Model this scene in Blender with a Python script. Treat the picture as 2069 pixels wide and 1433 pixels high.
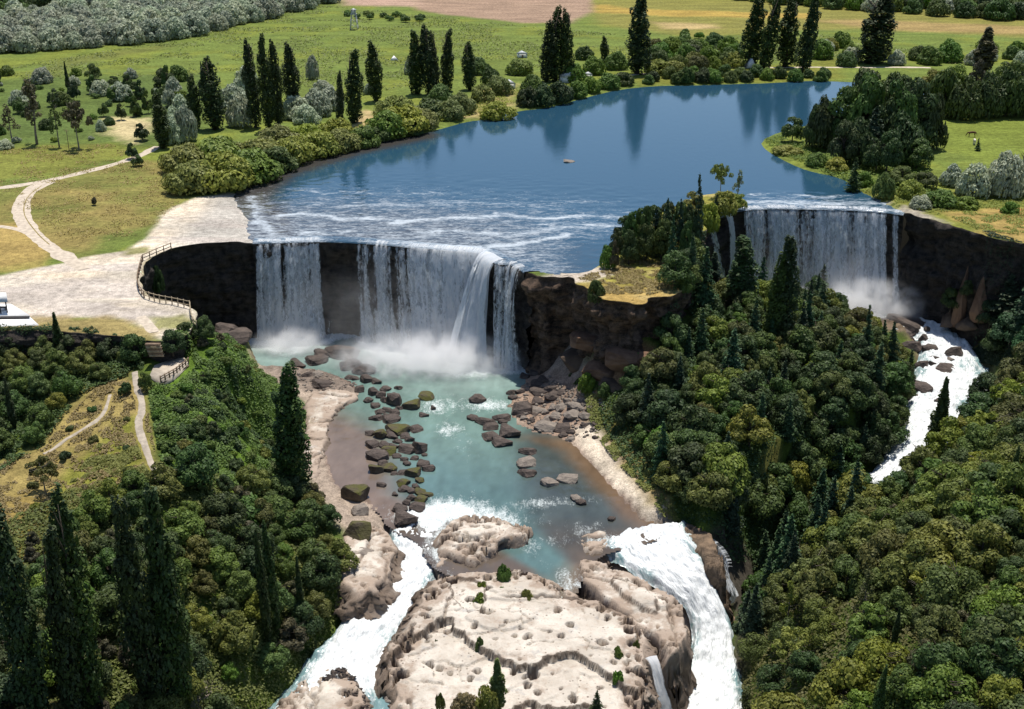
import bpy, math, random, time
import numpy as np
from mathutils import Vector, Matrix
T0 = time.time()
for o in list(bpy.data.objects): bpy.data.objects.remove(o)
S = bpy.context.scene
COL = S.collection
rad = math.radians

# ------------------------------------------------------------------ camera
CAM_H, PITCH, FPX = 100.0, rad(23.0), 2400.0      # focal length in pixels of a 2069 wide picture
cd = bpy.data.cameras.new('camera'); cam = bpy.data.objects.new('camera', cd); COL.objects.link(cam)
cam.location = (0, 0, CAM_H); cam.rotation_euler = (math.pi/2 - PITCH, 0, 0)
cd.sensor_width = 36.0; cd.lens = FPX/2069*36.0; cd.clip_start = 1.0; cd.clip_end = 20000
S.camera = cam
# ------------------------------------------------------------------ sky, sun, exposure
SUN_EL, SUN_AZ = rad(74), rad(12)                 # azimuth from +Y (view direction) towards +X
w = bpy.data.worlds.new('World'); S.world = w; w.use_nodes = True
nt = w.node_tree; nt.nodes.clear()
sky = nt.nodes.new('ShaderNodeTexSky'); sky.sky_type = 'NISHITA'; sky.sun_disc = False
sky.sun_elevation = SUN_EL; sky.sun_rotation = SUN_AZ; sky.altitude = 200; sky.dust_density = 0.7; sky.ozone_density = 2.0
bg = nt.nodes.new('ShaderNodeBackground'); bg.inputs['Strength'].default_value = 0.11
wo = nt.nodes.new('ShaderNodeOutputWorld')
nt.links.new(sky.outputs[0], bg.inputs[0]); nt.links.new(bg.outputs[0], wo.inputs[0])
ld = bpy.data.lights.new('sun', 'SUN'); ld.energy = 5.0; ld.angle = rad(0.5); ld.color = (1.0, 0.95, 0.86)
sun = bpy.data.objects.new('sun', ld); COL.objects.link(sun); sun.location = (0, 0, 300)
sv = Vector((math.cos(SUN_EL)*math.sin(SUN_AZ), math.cos(SUN_EL)*math.cos(SUN_AZ), math.sin(SUN_EL)))
sun.rotation_euler = sv.to_track_quat('Z', 'Y').to_euler()
S.view_settings.view_transform = 'Standard'; S.view_settings.look = 'None'
S.view_settings.exposure = 0.18; S.view_settings.gamma = 1.0
S.render.engine = 'CYCLES'
S.cycles.max_bounces = 8; S.cycles.transparent_max_bounces = 16; S.cycles.diffuse_bounces = 2
S.cycles.glossy_bounces = 3; S.cycles.transmission_bounces = 4; S.cycles.volume_bounces = 3

# ------------------------------------------------------------------ numeric helpers
CP, SP = math.cos(PITCH), math.sin(PITCH)
def ray(u, v):
    a = (u-1034.5)/FPX; b = (716.5-v)/FPX
    return np.array([a, CP+b*SP, -SP+b*CP])
def at(u, v, z=0.0):                              # the point of the level z seen at picture position u, v
    d = ray(u, v); k = (z-CAM_H)/d[2]
    return np.array([d[0]*k, d[1]*k, z])
def pix(p):
    x, y, z = p[0], p[1], p[2]-CAM_H
    f = y*CP - z*SP; up = y*SP + z*CP
    return 1034.5+FPX*x/f, 716.5-FPX*up/f, f
def hsh(i, j, s):
    n = (i.astype(np.int64)*374761393 + j.astype(np.int64)*668265263 + s*1442695041) & 0xffffffff
    n = ((n ^ (n >> 13))*1274126177) & 0xffffffff
    n = (n ^ (n >> 16)) & 0xffff
    return n/65535.0
def vn(x, y, s=0):
    x = np.asarray(x, float); y = np.asarray(y, float)
    xi = np.floor(x); yi = np.floor(y); fx = x-xi; fy = y-yi
    fx = fx*fx*(3-2*fx); fy = fy*fy*(3-2*fy)
    xi = xi.astype(np.int64); yi = yi.astype(np.int64)
    a = hsh(xi, yi, s); b = hsh(xi+1, yi, s); c = hsh(xi, yi+1, s); d = hsh(xi+1, yi+1, s)
    return (a*(1-fx)+b*fx)*(1-fy)+(c*(1-fx)+d*fx)*fy
def fbm(x, y, s=0, o=4):
    t = 0; a = 0.5; n = 0
    for k in range(o):
        t = t+a*vn(x, y, s+k*17); n += a; x = np.asarray(x)*2.03+3.1; y = np.asarray(y)*2.03+1.7; a *= 0.5
    return t/n                                    # 0..1
def sstep(a, b, x):
    t = np.clip((x-a)/(b-a), 0, 1); return t*t*(3-2*t)
def sdpoly(x, y, P):                              # + inside, - outside
    x = np.asarray(x, float); y = np.asarray(y, float)
    d = np.full(x.shape, 1e18); ins = np.zeros(x.shape, bool)
    n = len(P)
    for i in range(n):
        ax, ay = P[i][0], P[i][1]; bx, by = P[(i+1) % n][0], P[(i+1) % n][1]
        ex, ey = bx-ax, by-ay; L = ex*ex+ey*ey+1e-12
        t = np.clip(((x-ax)*ex+(y-ay)*ey)/L, 0, 1)
        d = np.minimum(d, (x-ax-t*ex)**2+(y-ay-t*ey)**2)
        if ay != by:
            c = ((ay > y) != (by > y)) & (x < ex*(y-ay)/(by-ay)+ax)
            ins ^= c
    return np.where(ins, 1, -1)*np.sqrt(d)
def dline(x, y, P):
    x = np.asarray(x, float); y = np.asarray(y, float)
    d = np.full(x.shape, 1e18)
    for i in range(len(P)-1):
        ax, ay = P[i][0], P[i][1]; bx, by = P[i+1][0], P[i+1][1]
        ex, ey = bx-ax, by-ay; L = ex*ex+ey*ey+1e-12
        t = np.clip(((x-ax)*ex+(y-ay)*ey)/L, 0, 1)
        d = np.minimum(d, (x-ax-t*ex)**2+(y-ay-t*ey)**2)
    return np.sqrt(d)
def smooth_poly(P, step, closed=False, it=1):     # resample evenly, with a little corner rounding
    P = [np.asarray(p, float) for p in P]
    for _ in range(it):
        Q = [] if closed else [P[0]]
        n = len(P)
        for i in range(n if closed else n-1):
            a, b = P[i], P[(i+1) % n]
            Q += [a*0.75+b*0.25, a*0.25+b*0.75]
        if not closed: Q.append(P[-1])
        P = Q
    if closed: P = P+[P[0]]
    A = np.array(P); L = np.concatenate([[0], np.cumsum(np.linalg.norm(np.diff(A[:, :2], axis=0), axis=1))])
    n = max(2, int(round(L[-1]/step))+1); s = np.linspace(0, L[-1], n)
    R = np.stack([np.interp(s, L, A[:, k]) for k in range(A.shape[1])], 1)
    return R, s
def normals2(R):                                  # left-hand normals of a polyline
    t = np.gradient(R[:, :2], axis=0); t /= np.linalg.norm(t, axis=1)[:, None]+1e-9
    return np.stack([-t[:, 1], t[:, 0]], 1)

# ------------------------------------------------------------------ object helpers
def mesh(name, V, F, mat=None, smooth=True, attrs=None, mats=None, fmat=None):
    me = bpy.data.meshes.new(name)
    V = np.asarray(V, np.float32); me.vertices.add(len(V)); me.vertices.foreach_set('co', V.ravel())
    if isinstance(F, np.ndarray):
        k = F.shape[1]; nf = len(F)
        me.loops.add(nf*k); me.loops.foreach_set('vertex_index', F.astype(np.int32).ravel())
        me.polygons.add(nf); me.polygons.foreach_set('loop_start', np.arange(0, nf*k, k, dtype=np.int32))
        me.polygons.foreach_set('loop_total', np.full(nf, k, np.int32))
    else:
        nf = len(F); lt = np.array([len(f) for f in F], np.int32)
        me.loops.add(int(lt.sum())); me.loops.foreach_set('vertex_index', np.concatenate([np.asarray(f, np.int32) for f in F]))
        me.polygons.add(nf); me.polygons.foreach_set('loop_start', np.concatenate([[0], np.cumsum(lt)[:-1]]).astype(np.int32))
        me.polygons.foreach_set('loop_total', lt)
    if smooth: me.polygons.foreach_set('use_smooth', np.ones(nf, bool))
    for m in (mats or ([mat] if mat else [])): me.materials.append(m)
    if fmat is not None: me.polygons.foreach_set('material_index', np.asarray(fmat, np.int32))
    for k, a in (attrs or {}).items():
        a = np.asarray(a, np.float32)
        if a.ndim == 1:
            at_ = me.attributes.new(k, 'FLOAT', 'POINT'); at_.data.foreach_set('value', a)
        else:
            if a.shape[1] == 3: a = np.concatenate([a, np.ones((len(a), 1), np.float32)], 1)
            at_ = me.attributes.new(k, 'FLOAT_COLOR', 'POINT'); at_.data.foreach_set('color', a.ravel())
    me.update(calc_edges=True); me.validate(); return me
_T = 'first second third fourth fifth sixth seventh eighth ninth tenth eleventh twelfth thirteenth fourteenth fifteenth sixteenth seventeenth eighteenth nineteenth twentieth'.split()
def nth(k):
    if k < 20: return _T[k]
    t, o = divmod(k+1, 10); return ('twenty', 'thirty', 'forty', 'fifty', 'sixty')[t-2]+'-'+_T[o-1] if o else ('twentieth', 'thirtieth', 'fortieth', 'fiftieth', 'sixtieth')[t-2]
def ranks(L, key):                                  # place of every item when ordered along the picture
    o = sorted(range(len(L)), key=lambda i: key(L[i])); r = [0]*len(L)
    for k, i in enumerate(o): r[i] = k
    return [nth(k) for k in r]
def link(name, data=None, parent=None, loc=None):
    o = bpy.data.objects.new(name, data); COL.objects.link(o)
    if parent: o.parent = parent
    if loc is not None: o.location = [float(c) for c in loc]
    return o
def tag(o, label=None, cat=None, group=None, kind=None):
    if label: o['label'] = label
    if cat: o['category'] = cat
    if group: o['group'] = group
    if kind: o['kind'] = kind
    return o
def gridfaces(nr, nc):
    i = np.arange(nr-1)[:, None]*nc+np.arange(nc-1)[None, :]
    return np.stack([i, i+1, i+nc+1, i+nc], -1).reshape(-1, 4)
def compact(V, F, attrs):
    used = np.unique(F); mp = -np.ones(len(V), np.int64); mp[used] = np.arange(len(used))
    return V[used], mp[F], {k: a[used] for k, a in attrs.items()}
class MB:                                          # collects boxes, bars and tubes into one mesh
    def __init__(s): s.v = []; s.f = []
    def add(s, V, F):
        b = len(s.v); s.v += [tuple(map(float, p)) for p in V]; s.f += [tuple(i+b for i in f) for f in F]; return s
    def box(s, c, size, rz=0.0):
        cx, cy, cz = c; a, b, h = size[0]/2, size[1]/2, size[2]/2; C, Sn = math.cos(rz), math.sin(rz)
        V = [(cx+C*x-Sn*y, cy+Sn*x+C*y, cz+z) for z in (-h, h) for x, y in ((-a, -b), (a, -b), (a, b), (-a, b))]
        return s.add(V, [(3, 2, 1, 0), (4, 5, 6, 7), (0, 1, 5, 4), (1, 2, 6, 5), (2, 3, 7, 6), (3, 0, 4, 7)])
    def tube(s, P, R, n=6, cap=True):
        P = [Vector(p) for p in P]; V = []; F = []
        for i, p in enumerate(P):
            t = (P[min(i+1, len(P)-1)]-P[max(i-1, 0)]).normalized()
            a = t.cross(Vector((0.3, 0.9, 0.1))).normalized(); b = t.cross(a)
            for k in range(n):
                an = 2*math.pi*k/n; V.append(p+(a*math.cos(an)+b*math.sin(an))*R[i])
        for i in range(len(P)-1):
            for k in range(n):
                F.append((i*n+k, i*n+(k+1) % n, (i+1)*n+(k+1) % n, (i+1)*n+k))
        if cap: F += [tuple(range(n))[::-1], tuple(range((len(P)-1)*n, len(P)*n))]
        return s.add(V, F)
    def mesh(s, name, mat, smooth=False): return mesh(name, s.v, s.f, mat, smooth)
    def build(s, name, mat, parent=None, loc=None, smooth=False): return link(name, s.mesh(name, mat, smooth), parent, loc)

# ------------------------------------------------------------------ material helpers
class NT:
    def __init__(s, name):
        s.m = bpy.data.materials.new(name); s.m.use_nodes = True; s.t = s.m.node_tree; s.t.nodes.clear()
        s.out = s.t.nodes.new('ShaderNodeOutputMaterial')
    def n(s, typ, **kw):
        nd = s.t.nodes.new('ShaderNode'+typ)
        for k, v in kw.items():
            if k in nd.inputs: s.put(nd.inputs[k], v)
            else: setattr(nd, k, v)
        return nd
    def put(s, sock, v):
        if hasattr(v, 'is_output') or hasattr(v, 'links') and not isinstance(v, (tuple, list, float, int)): s.t.links.new(v, sock)
        else: sock.default_value = v
    def math(s, op, a, b=0.0, c=None, clamp=False):
        nd = s.t.nodes.new('ShaderNodeMath'); nd.operation = op; nd.use_clamp = clamp
        s.put(nd.inputs[0], a); s.put(nd.inputs[1], b)
        if c is not None: s.put(nd.inputs[2], c)
        return nd.outputs[0]
    def mix(s, fac, a, b, bt='MIX'):
        nd = s.t.nodes.new('ShaderNodeMix'); nd.data_type = 'RGBA'; nd.blend_type = bt; nd.clamp_factor = True
        s.put(nd.inputs[0], fac)
        for sk, v in ((nd.inputs[6], a), (nd.inputs[7], b)):
            if isinstance(v, (tuple, list)): v = tuple(v)+((1.0,) if len(v) == 3 else ())
            s.put(sk, v)
        return nd.outputs[2]
    def ramp(s, x, a, b, lo=0.0, hi=1.0):
        nd = s.t.nodes.new('ShaderNodeMapRange'); nd.interpolation_type = 'SMOOTHSTEP'
        s.put(nd.inputs[0], x); nd.inputs[1].default_value = a; nd.inputs[2].default_value = b
        nd.inputs[3].default_value = lo; nd.inputs[4].default_value = hi
        return nd.outputs[0]
    def attr(s, name, col=False):
        nd = s.t.nodes.new('ShaderNodeAttribute'); nd.attribute_name = name
        return nd.outputs['Color' if col else 'Fac']
    def coord(s, kind='Object', scale=(1, 1, 1)):
        tc = s.t.nodes.new('ShaderNodeTexCoord'); mp = s.t.nodes.new('ShaderNodeMapping')
        s.t.links.new(tc.outputs[kind], mp.inputs[0]); mp.inputs['Scale'].default_value = scale; return mp.outputs[0]
    def noise(s, vec, scale, detail=4.0, rough=0.55, dist=0.0):
        nd = s.t.nodes.new('ShaderNodeTexNoise'); s.put(nd.inputs['Vector'], vec)
        nd.inputs['Scale'].default_value = scale; nd.inputs['Detail'].default_value = detail
        nd.inputs['Roughness'].default_value = rough; nd.inputs['Distortion'].default_value = dist
        return nd.outputs['Fac']
    def bump(s, h, strength=0.5, dist=1.0, normal=None):
        nd = s.t.nodes.new('ShaderNodeBump'); nd.inputs['Strength'].default_value = strength; nd.inputs['Distance'].default_value = dist
        s.put(nd.inputs['Height'], h)
        if normal is not None: s.put(nd.inputs['Normal'], normal)
        return nd.outputs[0]
    def bsdf(s, col, rough=0.9, normal=None, spec=0.2, **kw):
        nd = s.t.nodes.new('ShaderNodeBsdfPrincipled')
        if isinstance(col, tuple): col = col+((1.0,) if len(col) == 3 else ())
        s.put(nd.inputs['Base Color'], col); s.put(nd.inputs['Roughness'], rough); s.put(nd.inputs['Specular IOR Level'], spec)
        if normal is not None: s.put(nd.inputs['Normal'], normal)
        for k, v in kw.items(): s.put(nd.inputs[k], v)
        return nd.outputs[0]
    def done(s, sh, vol=None):
        if sh is not None: s.t.links.new(sh, s.out.inputs['Surface'])
        if vol is not None: s.t.links.new(vol, s.out.inputs['Volume'])
        return s.m
def simple_mat(name, col, rough=0.85, var=0.25, scale=1.5, bump=0.3, spec=0.2):
    m = NT(name); v = m.coord(); n = m.noise(v, scale, 5)
    c = m.mix(m.ramp(n, 0.3, 0.7), tuple(x*(1-var) for x in col), tuple(min(1, x*(1+var)) for x in col))
    return m.done(m.bsdf(c, rough, m.bump(n, bump, 0.1), spec))
# ================================================================== TERRAIN
RIVZ, BASZ = -0.5, -29.0
# edge of the gorge at plateau level (cliff tops and lips of the falls)
EDGE_A = [(-330, 672), (-150, 668), (0, 668), (150, 670), (255, 680), (300, 690), (350, 690), (392, 668), (399, 645), (388, 619), (340, 609), (293, 598),
          (284, 572), (291, 533), (318, 512), (352, 501), (400, 493), (455, 489), (510, 487)]
LIP_M = [(510, 487), (560, 486), (610, 484), (650, 483), (720, 486), (800, 492), (880, 499), (940, 503), (980, 507), (990, 518), (1000, 528), (1040, 530), (1060, 546)]
EDGE_I = [(1060, 546), (1095, 553), (1130, 556), (1160, 566), (1190, 580), (1207, 602), (1250, 612), (1290, 616), (1305, 606), (1340, 600), (1370, 590), (1397, 577), (1404, 550), (1412, 505), (1420, 465), (1426, 449)]
LIP_R = [(1426, 449), (1445, 440), (1470, 428), (1500, 420), (1560, 417), (1640, 418), (1740, 421), (1790, 425), (1826, 430)]
EDGE_R = [(1826, 430), (1870, 440), (1915, 452), (1975, 474), (2030, 486), (2069, 493), (2200, 515), (2420, 560)]
def W0(L, z=0.0): return [at(u, v, z) for u, v in L]
edge_world = [smooth_poly(W0(L), 0.8, it=1)[0] for L in (EDGE_A, LIP_M, EDGE_I, LIP_R, EDGE_R)]
GORGE = [p[:2] for R in edge_world for p in R[:-1:4]]+[np.array(q, float) for q in ((420, 60), (420, -150), (-420, -150), (-420, 60))]
# the river above the falls
RIVER_PX = [(500, 440), (468, 402), (478, 380), (560, 342), (620, 322), (700, 300), (760, 286), (840, 271), (900, 256), (940, 244), (985, 239), (1040, 223), (1110, 216), (1180, 196), (1250, 179),
            (1330, 171), (1400, 171), (1480, 168), (1560, 166), (1630, 161), (1700, 163), (1800, 168), (1880, 178), (1900, 195), (1800, 205), (1700, 232), (1640, 250), (1575, 264), (1537, 283), (1545, 300), (1600, 330),
            (1640, 345), (1700, 356), (1735, 382), (1790, 408), (1830, 428)]
ISLE_BACK = [(1426, 449), (1470, 424), (1506, 416), (1508, 402), (1480, 390), (1430, 388), (1390, 402), (1330, 428), (1270, 460), (1225, 500), (1212, 540), (1150, 553), (1095, 551), (1060, 546)]
riv_w = smooth_poly(W0(RIVER_PX), 2.0)[0]
inset = []                                          # a line running a little inside the gorge, so that the water meets the lips
lipr = smooth_poly(W0(LIP_R), 1.5)[0]; lipm = smooth_poly(W0(LIP_M), 1.5)[0]
RIVER = [p[:2] for p in riv_w]+[p[:2]+np.array([0, -6.0]) for p in lipr[::-1]]+[p[:2] for p in smooth_poly(W0(ISLE_BACK), 1.5)[0]]+[p[:2]+np.array([0, -6.0]) for p in lipm[::-1]]
# gorge ground: (u, v, z) seen positions of the ground; a fourth number gives the level used to read the position
CPT = [ # floor under the falls
 (520, 690, -31), (650, 690, -31), (800, 700, -31), (950, 715, -31), (1050, 735, -31), (600, 480, -31, 0), (720, 480, -31, 0), (850, 490, -31, 0), (980, 500, -31, 0), (520, 480, -30, 0),
 (360, 520, -28, 0), (330, 560, -28, 0), (420, 500, -28, 0), (450, 650, -28.2), (480, 690, -27.8), (450, 690, -27.5), (430, 700, -27),
 (560, 760, -28.4), (640, 758, -28.3), (720, 752, -28.5), (640, 830, -28.5), (650, 930, -28.4), (640, 980, -28.3), (700, 1040, -28.3), (760, 1070, -28.8), (740, 1130, -29.0), (725, 1190, -30.5), (780, 1110, -29.6),
 (850, 780, -31), (880, 850, -31), (900, 950, -31), (900, 1000, -30.5), (1100, 950, -30), (1200, 1000, -29.8), (760, 880, -29.4), (720, 900, -29.3), (960, 1040, -30.5), (1100, 1060, -30.4), (1000, 1110, -30.6), (1110, 1140, -31),
 (1080, 770, -28.5), (1150, 850, -28.3), (1200, 900, -28.3), (1250, 960, -28.3), (1300, 1030, -28.4), (1330, 1050, -28.6),
 # island: talus and wooded slope
 (1100, 560, -27, 0), (1110, 740, -28), (1160, 780, -26.5), (1190, 640, -13), (1140, 660, -18), (1200, 690, -14), (1150, 715, -21), (1180, 750, -22.5), (1300, 690, -11.5), (1300, 640, -9), (1240, 720, -16), (1240, 650, -11), (1230, 800, -22.5), (1350, 640, -9), (1240, 870, -27), (1270, 920, -27), (1300, 980, -27), (1380, 1050, -28.5),
 (1400, 700, -14), (1400, 800, -18), (1400, 900, -22), (1350, 980, -25.5), (1500, 640, -17), (1500, 750, -19), (1500, 900, -22), (1450, 1020, -26), (1600, 700, -19), (1650, 650, -22), (1700, 800, -21), (1600, 900, -24.5), (1750, 850, -25), (1780, 730, -24), (1820, 770, -28), (1830, 850, -33),
 (1440, 620, -15), (1430, 560, -14), (1560, 1000, -31), (1500, 1090, -35), (1600, 960, -28), (1400, 560, -10, 0), (1410, 500, -14, 0), (1430, 460, -22, 0),
 # right branch
 (1480, 600, -28), (1530, 590, -30.5), (1650, 600, -30.5), (1800, 610, -30.5), (1850, 640, -31.5), (1950, 710, -33.5), (1985, 760, -34.5), (1900, 830, -35.5), (1840, 900, -36.5), (1790, 960, -38.5), (1700, 1000, -41), (1540, 1165, -44.5), (1450, 1380, -45.5),
 (1560, 420, -31, 0), (1700, 420, -31, 0), (1800, 430, -31, 0), (1740, 640, -29.5), (1790, 660, -30),
 (1900, 455, -25, 0), (1980, 480, -22, 0), (2069, 500, -18, 0), (2020, 620, -19), (1950, 620, -24), (1930, 650, -29), (2010, 700, -26), (2040, 740, -25), (2069, 650, -15), (2200, 640, -8), (2060, 760, -24), (2300, 700, -6),
 # right foreground hill
 (2000, 810, -23), (1900, 940, -27), (1810, 1000, -31), (1725, 1035, -35), (1630, 1115, -37), (1540, 1240, -40), (1490, 1400, -43), (1560, 1433, -38), (1700, 1300, -27), (1800, 1200, -24), (1900, 1100, -21), (2069, 1000, -17), (2069, 1200, -15), (1900, 1433, -18),
 (2250, 1433, -8), (2250, 900, -11), (1750, 1433, -26), (1600, 1600, -32), (1900, 1700, -16), (1400, 1600, -45), (2300, 1700, -6),
 # foot of the right cascade, bed under the rock
 (1430, 1400, -45), (1380, 1330, -44), (1430, 1250, -40), (1400, 1150, -35), (1330, 1100, -31.5), (1440, 1150, -36), (1470, 1200, -39), (1300, 1433, -42), (1200, 1433, -36), (1000, 1250, -33), (1000, 1433, -35), (850, 1300, -35), (900, 1150, -32),
 # left chute bed
 (870, 1060, -31), (820, 1100, -32), (760, 1200, -34), (680, 1300, -36), (600, 1400, -37.5), (720, 1400, -37), (800, 1433, -37), (560, 1500, -38), (700, 1600, -39),
 # left wooded slope
 (700, 1215, -30), (640, 1290, -32.5), (585, 1400, -34), (560, 1300, -29), (480, 1200, -22), (500, 1050, -21), (420, 1000, -13.5), (600, 1000, -26.5), (580, 880, -27), (545, 815, -26.8), (520, 920, -22), (440, 900, -13), (640, 1080, -27), (660, 1150, -28.5),
 (430, 1400, -30), (470, 1433, -33), (300, 1100, -14), (300, 1300, -19), (100, 1100, -12), (100, 1400, -17), (0, 900, -10), (-250, 800, -8), (-250, 1400, -13), (80, 980, -11), (200, 950, -10), (330, 960, -9.5), (280, 860, -8), (380, 860, -9), (450, 820, -10), (480, 760, -9), (505, 735, -9.5), (518, 765, -12),
 (535, 770, -26.5), (520, 830, -25), (500, 860, -21), (470, 870, -13.5), (330, 750, -5), (290, 770, -5.5), (380, 720, -5), (250, 760, -6), (430, 690, -5.5), (460, 680, -6), (490, 700, -8), (505, 700, -26), (475, 665, -24), (440, 650, -20),
 (400, 670, -2), (330, 700, -3.6), (0, 720, -6), (150, 720, -6), (250, 715, -5), (100, 800, -8), (-250, 700, -3), (400, 1600, -30), (0, 1700, -16)]
cp = np.array([list(at(c[0], c[1], c[3] if len(c) > 3 else c[2])[:2])+[c[2]] for c in CPT])
cpn = len(cp)
d = np.hypot(cp[:, None, 0]-cp[None, :, 0], cp[:, None, 1]-cp[None, :, 1])
A = np.zeros((cpn+3, cpn+3)); A[:cpn, :cpn] = -d+np.eye(cpn)*-0.6; A[:cpn, cpn] = 1; A[:cpn, cpn+1:] = cp[:, :2]; A[cpn, :cpn] = 1; A[cpn+1:, :cpn] = cp[:, :2].T
rb = np.zeros(cpn+3); rb[:cpn] = cp[:, 2]; rbw = np.linalg.solve(A, rb)
# shore of the water below the falls (level BASZ)
BASIN_PX = [(500, 712), (495, 690), (515, 655), (640, 640), (800, 645), (960, 660), (1062, 700), (1068, 765), (1035, 795), (1020, 830), (1055, 872), (1150, 888), (1215, 960), (1270, 1015), (1300, 1045), (1330, 1075), (1260, 1090), (1200, 1105), (1165, 1150), (1150, 1190), (1090, 1180), (1010, 1150), (930, 1150), (880, 1130), (860, 1080),
            (800, 1060), (770, 1020), (700, 1000), (660, 950), (655, 880), (670, 830), (715, 808), (735, 790), (700, 768), (640, 748), (570, 742), (520, 748)]
basin_w = smooth_poly(W0(BASIN_PX, BASZ), 1.0, closed=True)[0]
BASIN = [p[:2] for p in basin_w[:-1]]
def basin_level(x, y): return BASZ-1.3*sstep(228, 203, y)
RIB = dict(
 chute=[(795, 1040, 910, 1030, -29.7), (792, 1080, 897, 1075, -30.3), (788, 1130, 882, 1125, -31.0), (775, 1180, 874, 1170, -31.7), (722, 1225, 855, 1210, -32.4), (672, 1275, 820, 1250, -33.1), (630, 1320, 793, 1300, -33.8), (598, 1370, 780, 1350, -34.5), (565, 1410, 806, 1415, -35.1), (500, 1490, 860, 1490, -35.5)],
 cascade=[(1236, 1080, 1385, 1052, -29.6), (1222, 1105, 1398, 1078, -30.2), (1255, 1130, 1425, 1108, -31), (1340, 1180, 1440, 1150, -33.2), (1392, 1220, 1450, 1200, -36.6), (1405, 1270, 1478, 1255, -40), (1400, 1320, 1480, 1310, -42.6), (1368, 1370, 1495, 1360, -43.6), (1338, 1420, 1492, 1415, -44), (1310, 1500, 1500, 1500, -44.2)],
 race=[(1740, 625, 1790, 606, -30.1), (1790, 640, 1830, 618, -30.4), (1846, 664, 1890, 638, -31), (1868, 704, 1955, 685, -32), (1852, 744, 1992, 742, -33), (1845, 790, 1995, 775, -33.8), (1836, 830, 1962, 815, -34.5), (1822, 872, 1915, 880, -35.5), (1795, 912, 1882, 932, -36.5), (1765, 950, 1815, 966, -37.5), (1705, 980, 1722, 988, -39.5), (1610, 1056, 1622, 1064, -42), (1536, 1162, 1548, 1170, -43.5), (1485, 1270, 1497, 1276, -44)])
def rib_poly(sec):
    Lp = [at(a[0], a[1], a[4]) for a in sec]; Rp = [at(a[2], a[3], a[4]) for a in sec]
    C = smooth_poly([(l+r)/2 for l, r in zip(Lp, Rp)], 2.0, it=2)[0]
    return [p[:2] for p in Lp]+[p[:2] for p in Rp[::-1]], C
RIBP = {k: rib_poly(v) for k, v in RIB.items()}
RACE_TOP = rib_poly(RIB['race'][:10])[0]
def carve(x, y, z):
    for k, (P, C) in RIBP.items():
        x0, y0 = np.min(P, 0)-8; x1, y1 = np.max(P, 0)+8
        q = (x > x0) & (x < x1) & (y > y0) & (y < y1)
        if not q.any(): continue
        xx, yy_ = x[q], y[q]; s = sdpoly(xx, yy_, P)
        i = np.argmin((xx[:, None]-C[None, :, 0])**2+(yy_[:, None]-C[None, :, 1])**2, 1); zc = C[i, 2]
        lim = np.where(s > -1.2, zc-1.6, zc-1.6+(-s-1.2)*1.6)
        z[q] = np.where(s > -7, np.minimum(z[q], lim), z[q])
    return z
def h_raw(x, y):
    z = rbw[cpn]+rbw[cpn+1]*x+rbw[cpn+2]*y
    for i in range(cpn): z = z-rbw[i]*np.hypot(x-cp[i, 0], y-cp[i, 1])
    return z
def blur(G, it):
    for _ in range(it):
        Q = np.pad(G, 1, mode='edge'); G = (Q[:-2, 1:-1]+Q[2:, 1:-1]+Q[1:-1, :-2]+Q[1:-1, 2:]+2*Q[1:-1, 1:-1])/6
    return G
def h_gorge(x, y, z):
    s = sdpoly(x, y, BASIN)
    lv = basin_level(x, y)
    z = np.where(s > 0, np.minimum(z, lv-np.clip(s*0.22, 0.02, 1.6)), np.where((s > -5) & (y > 219), np.maximum(z, lv+np.clip(-s*0.12, 0, 0.5)), z))
    z = z+(fbm(x*0.22, y*0.22, 5)-0.5)*1.3*sstep(0.5, -4, s)+(fbm(x*0.9, y*0.9, 9, 3)-0.5)*0.35*sstep(0.5, -2, s)
    return z
def h_plateau(x, y):
    s = np.full(x.shape, -99.0); q = (y > 250) & (y < 680) & (np.abs(x) < 330); s[q] = sdpoly(x[q], y[q], RIVER)
    z = (fbm(x*0.03, y*0.03, 2)-0.5)*0.9*sstep(0, -25, s)*sstep(-2, -40, SDG)
    return np.where(s > 0, RIVZ-np.clip(s*0.1, 0.02, 1.2), z+RIVZ*sstep(-2.5, 0, s)+0.02)
# tensor grid, fine in the middle and coarser outwards
def spaced(a, b, step): return list(np.arange(a, b-1e-6, step))
gy = spaced(40, 110, 5)+spaced(110, 440, 1.0)+spaced(440, 600, 1.8)+spaced(600, 960, 4)+spaced(960, 1500, 20)+[1500, 1700, 2000, 2500, 3500, 5000, 8000]
gp_ = spaced(0, 170, 1.2)+spaced(170, 230, 2.0)+spaced(230, 480, 5)+spaced(480, 900, 20)+[900, 1100, 1500, 2500, 5000]
gx = sorted(set([-q for q in gp_]+gp_)); gx = np.array(gx); gy = np.array(gy)
GX, GY = np.meshgrid(gx, gy); nr, nc = GX.shape
fx, fy = GX.ravel(), GY.ravel()
SDG = np.full(fx.shape, -99.0); qg = (fy < 470); SDG[qg] = sdpoly(fx[qg], fy[qg], GORGE)
near = SDG > -7
HG = np.full(fx.shape, -30.0)
near = SDG > -14
HG[near] = h_raw(fx[near], fy[near]); HG = blur(HG.reshape(nr, nc), 9).ravel()
near = SDG > -7
HG[near] = carve(fx[near], fy[near], h_gorge(fx[near], fy[near], HG[near]))
HP = h_plateau(fx, fy)
HH = np.where(SDG > 0, HG, HP)
HH2, HG2, HP2 = HH.reshape(nr, nc), HG.reshape(nr, nc), HP.reshape(nr, nc)
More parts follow.
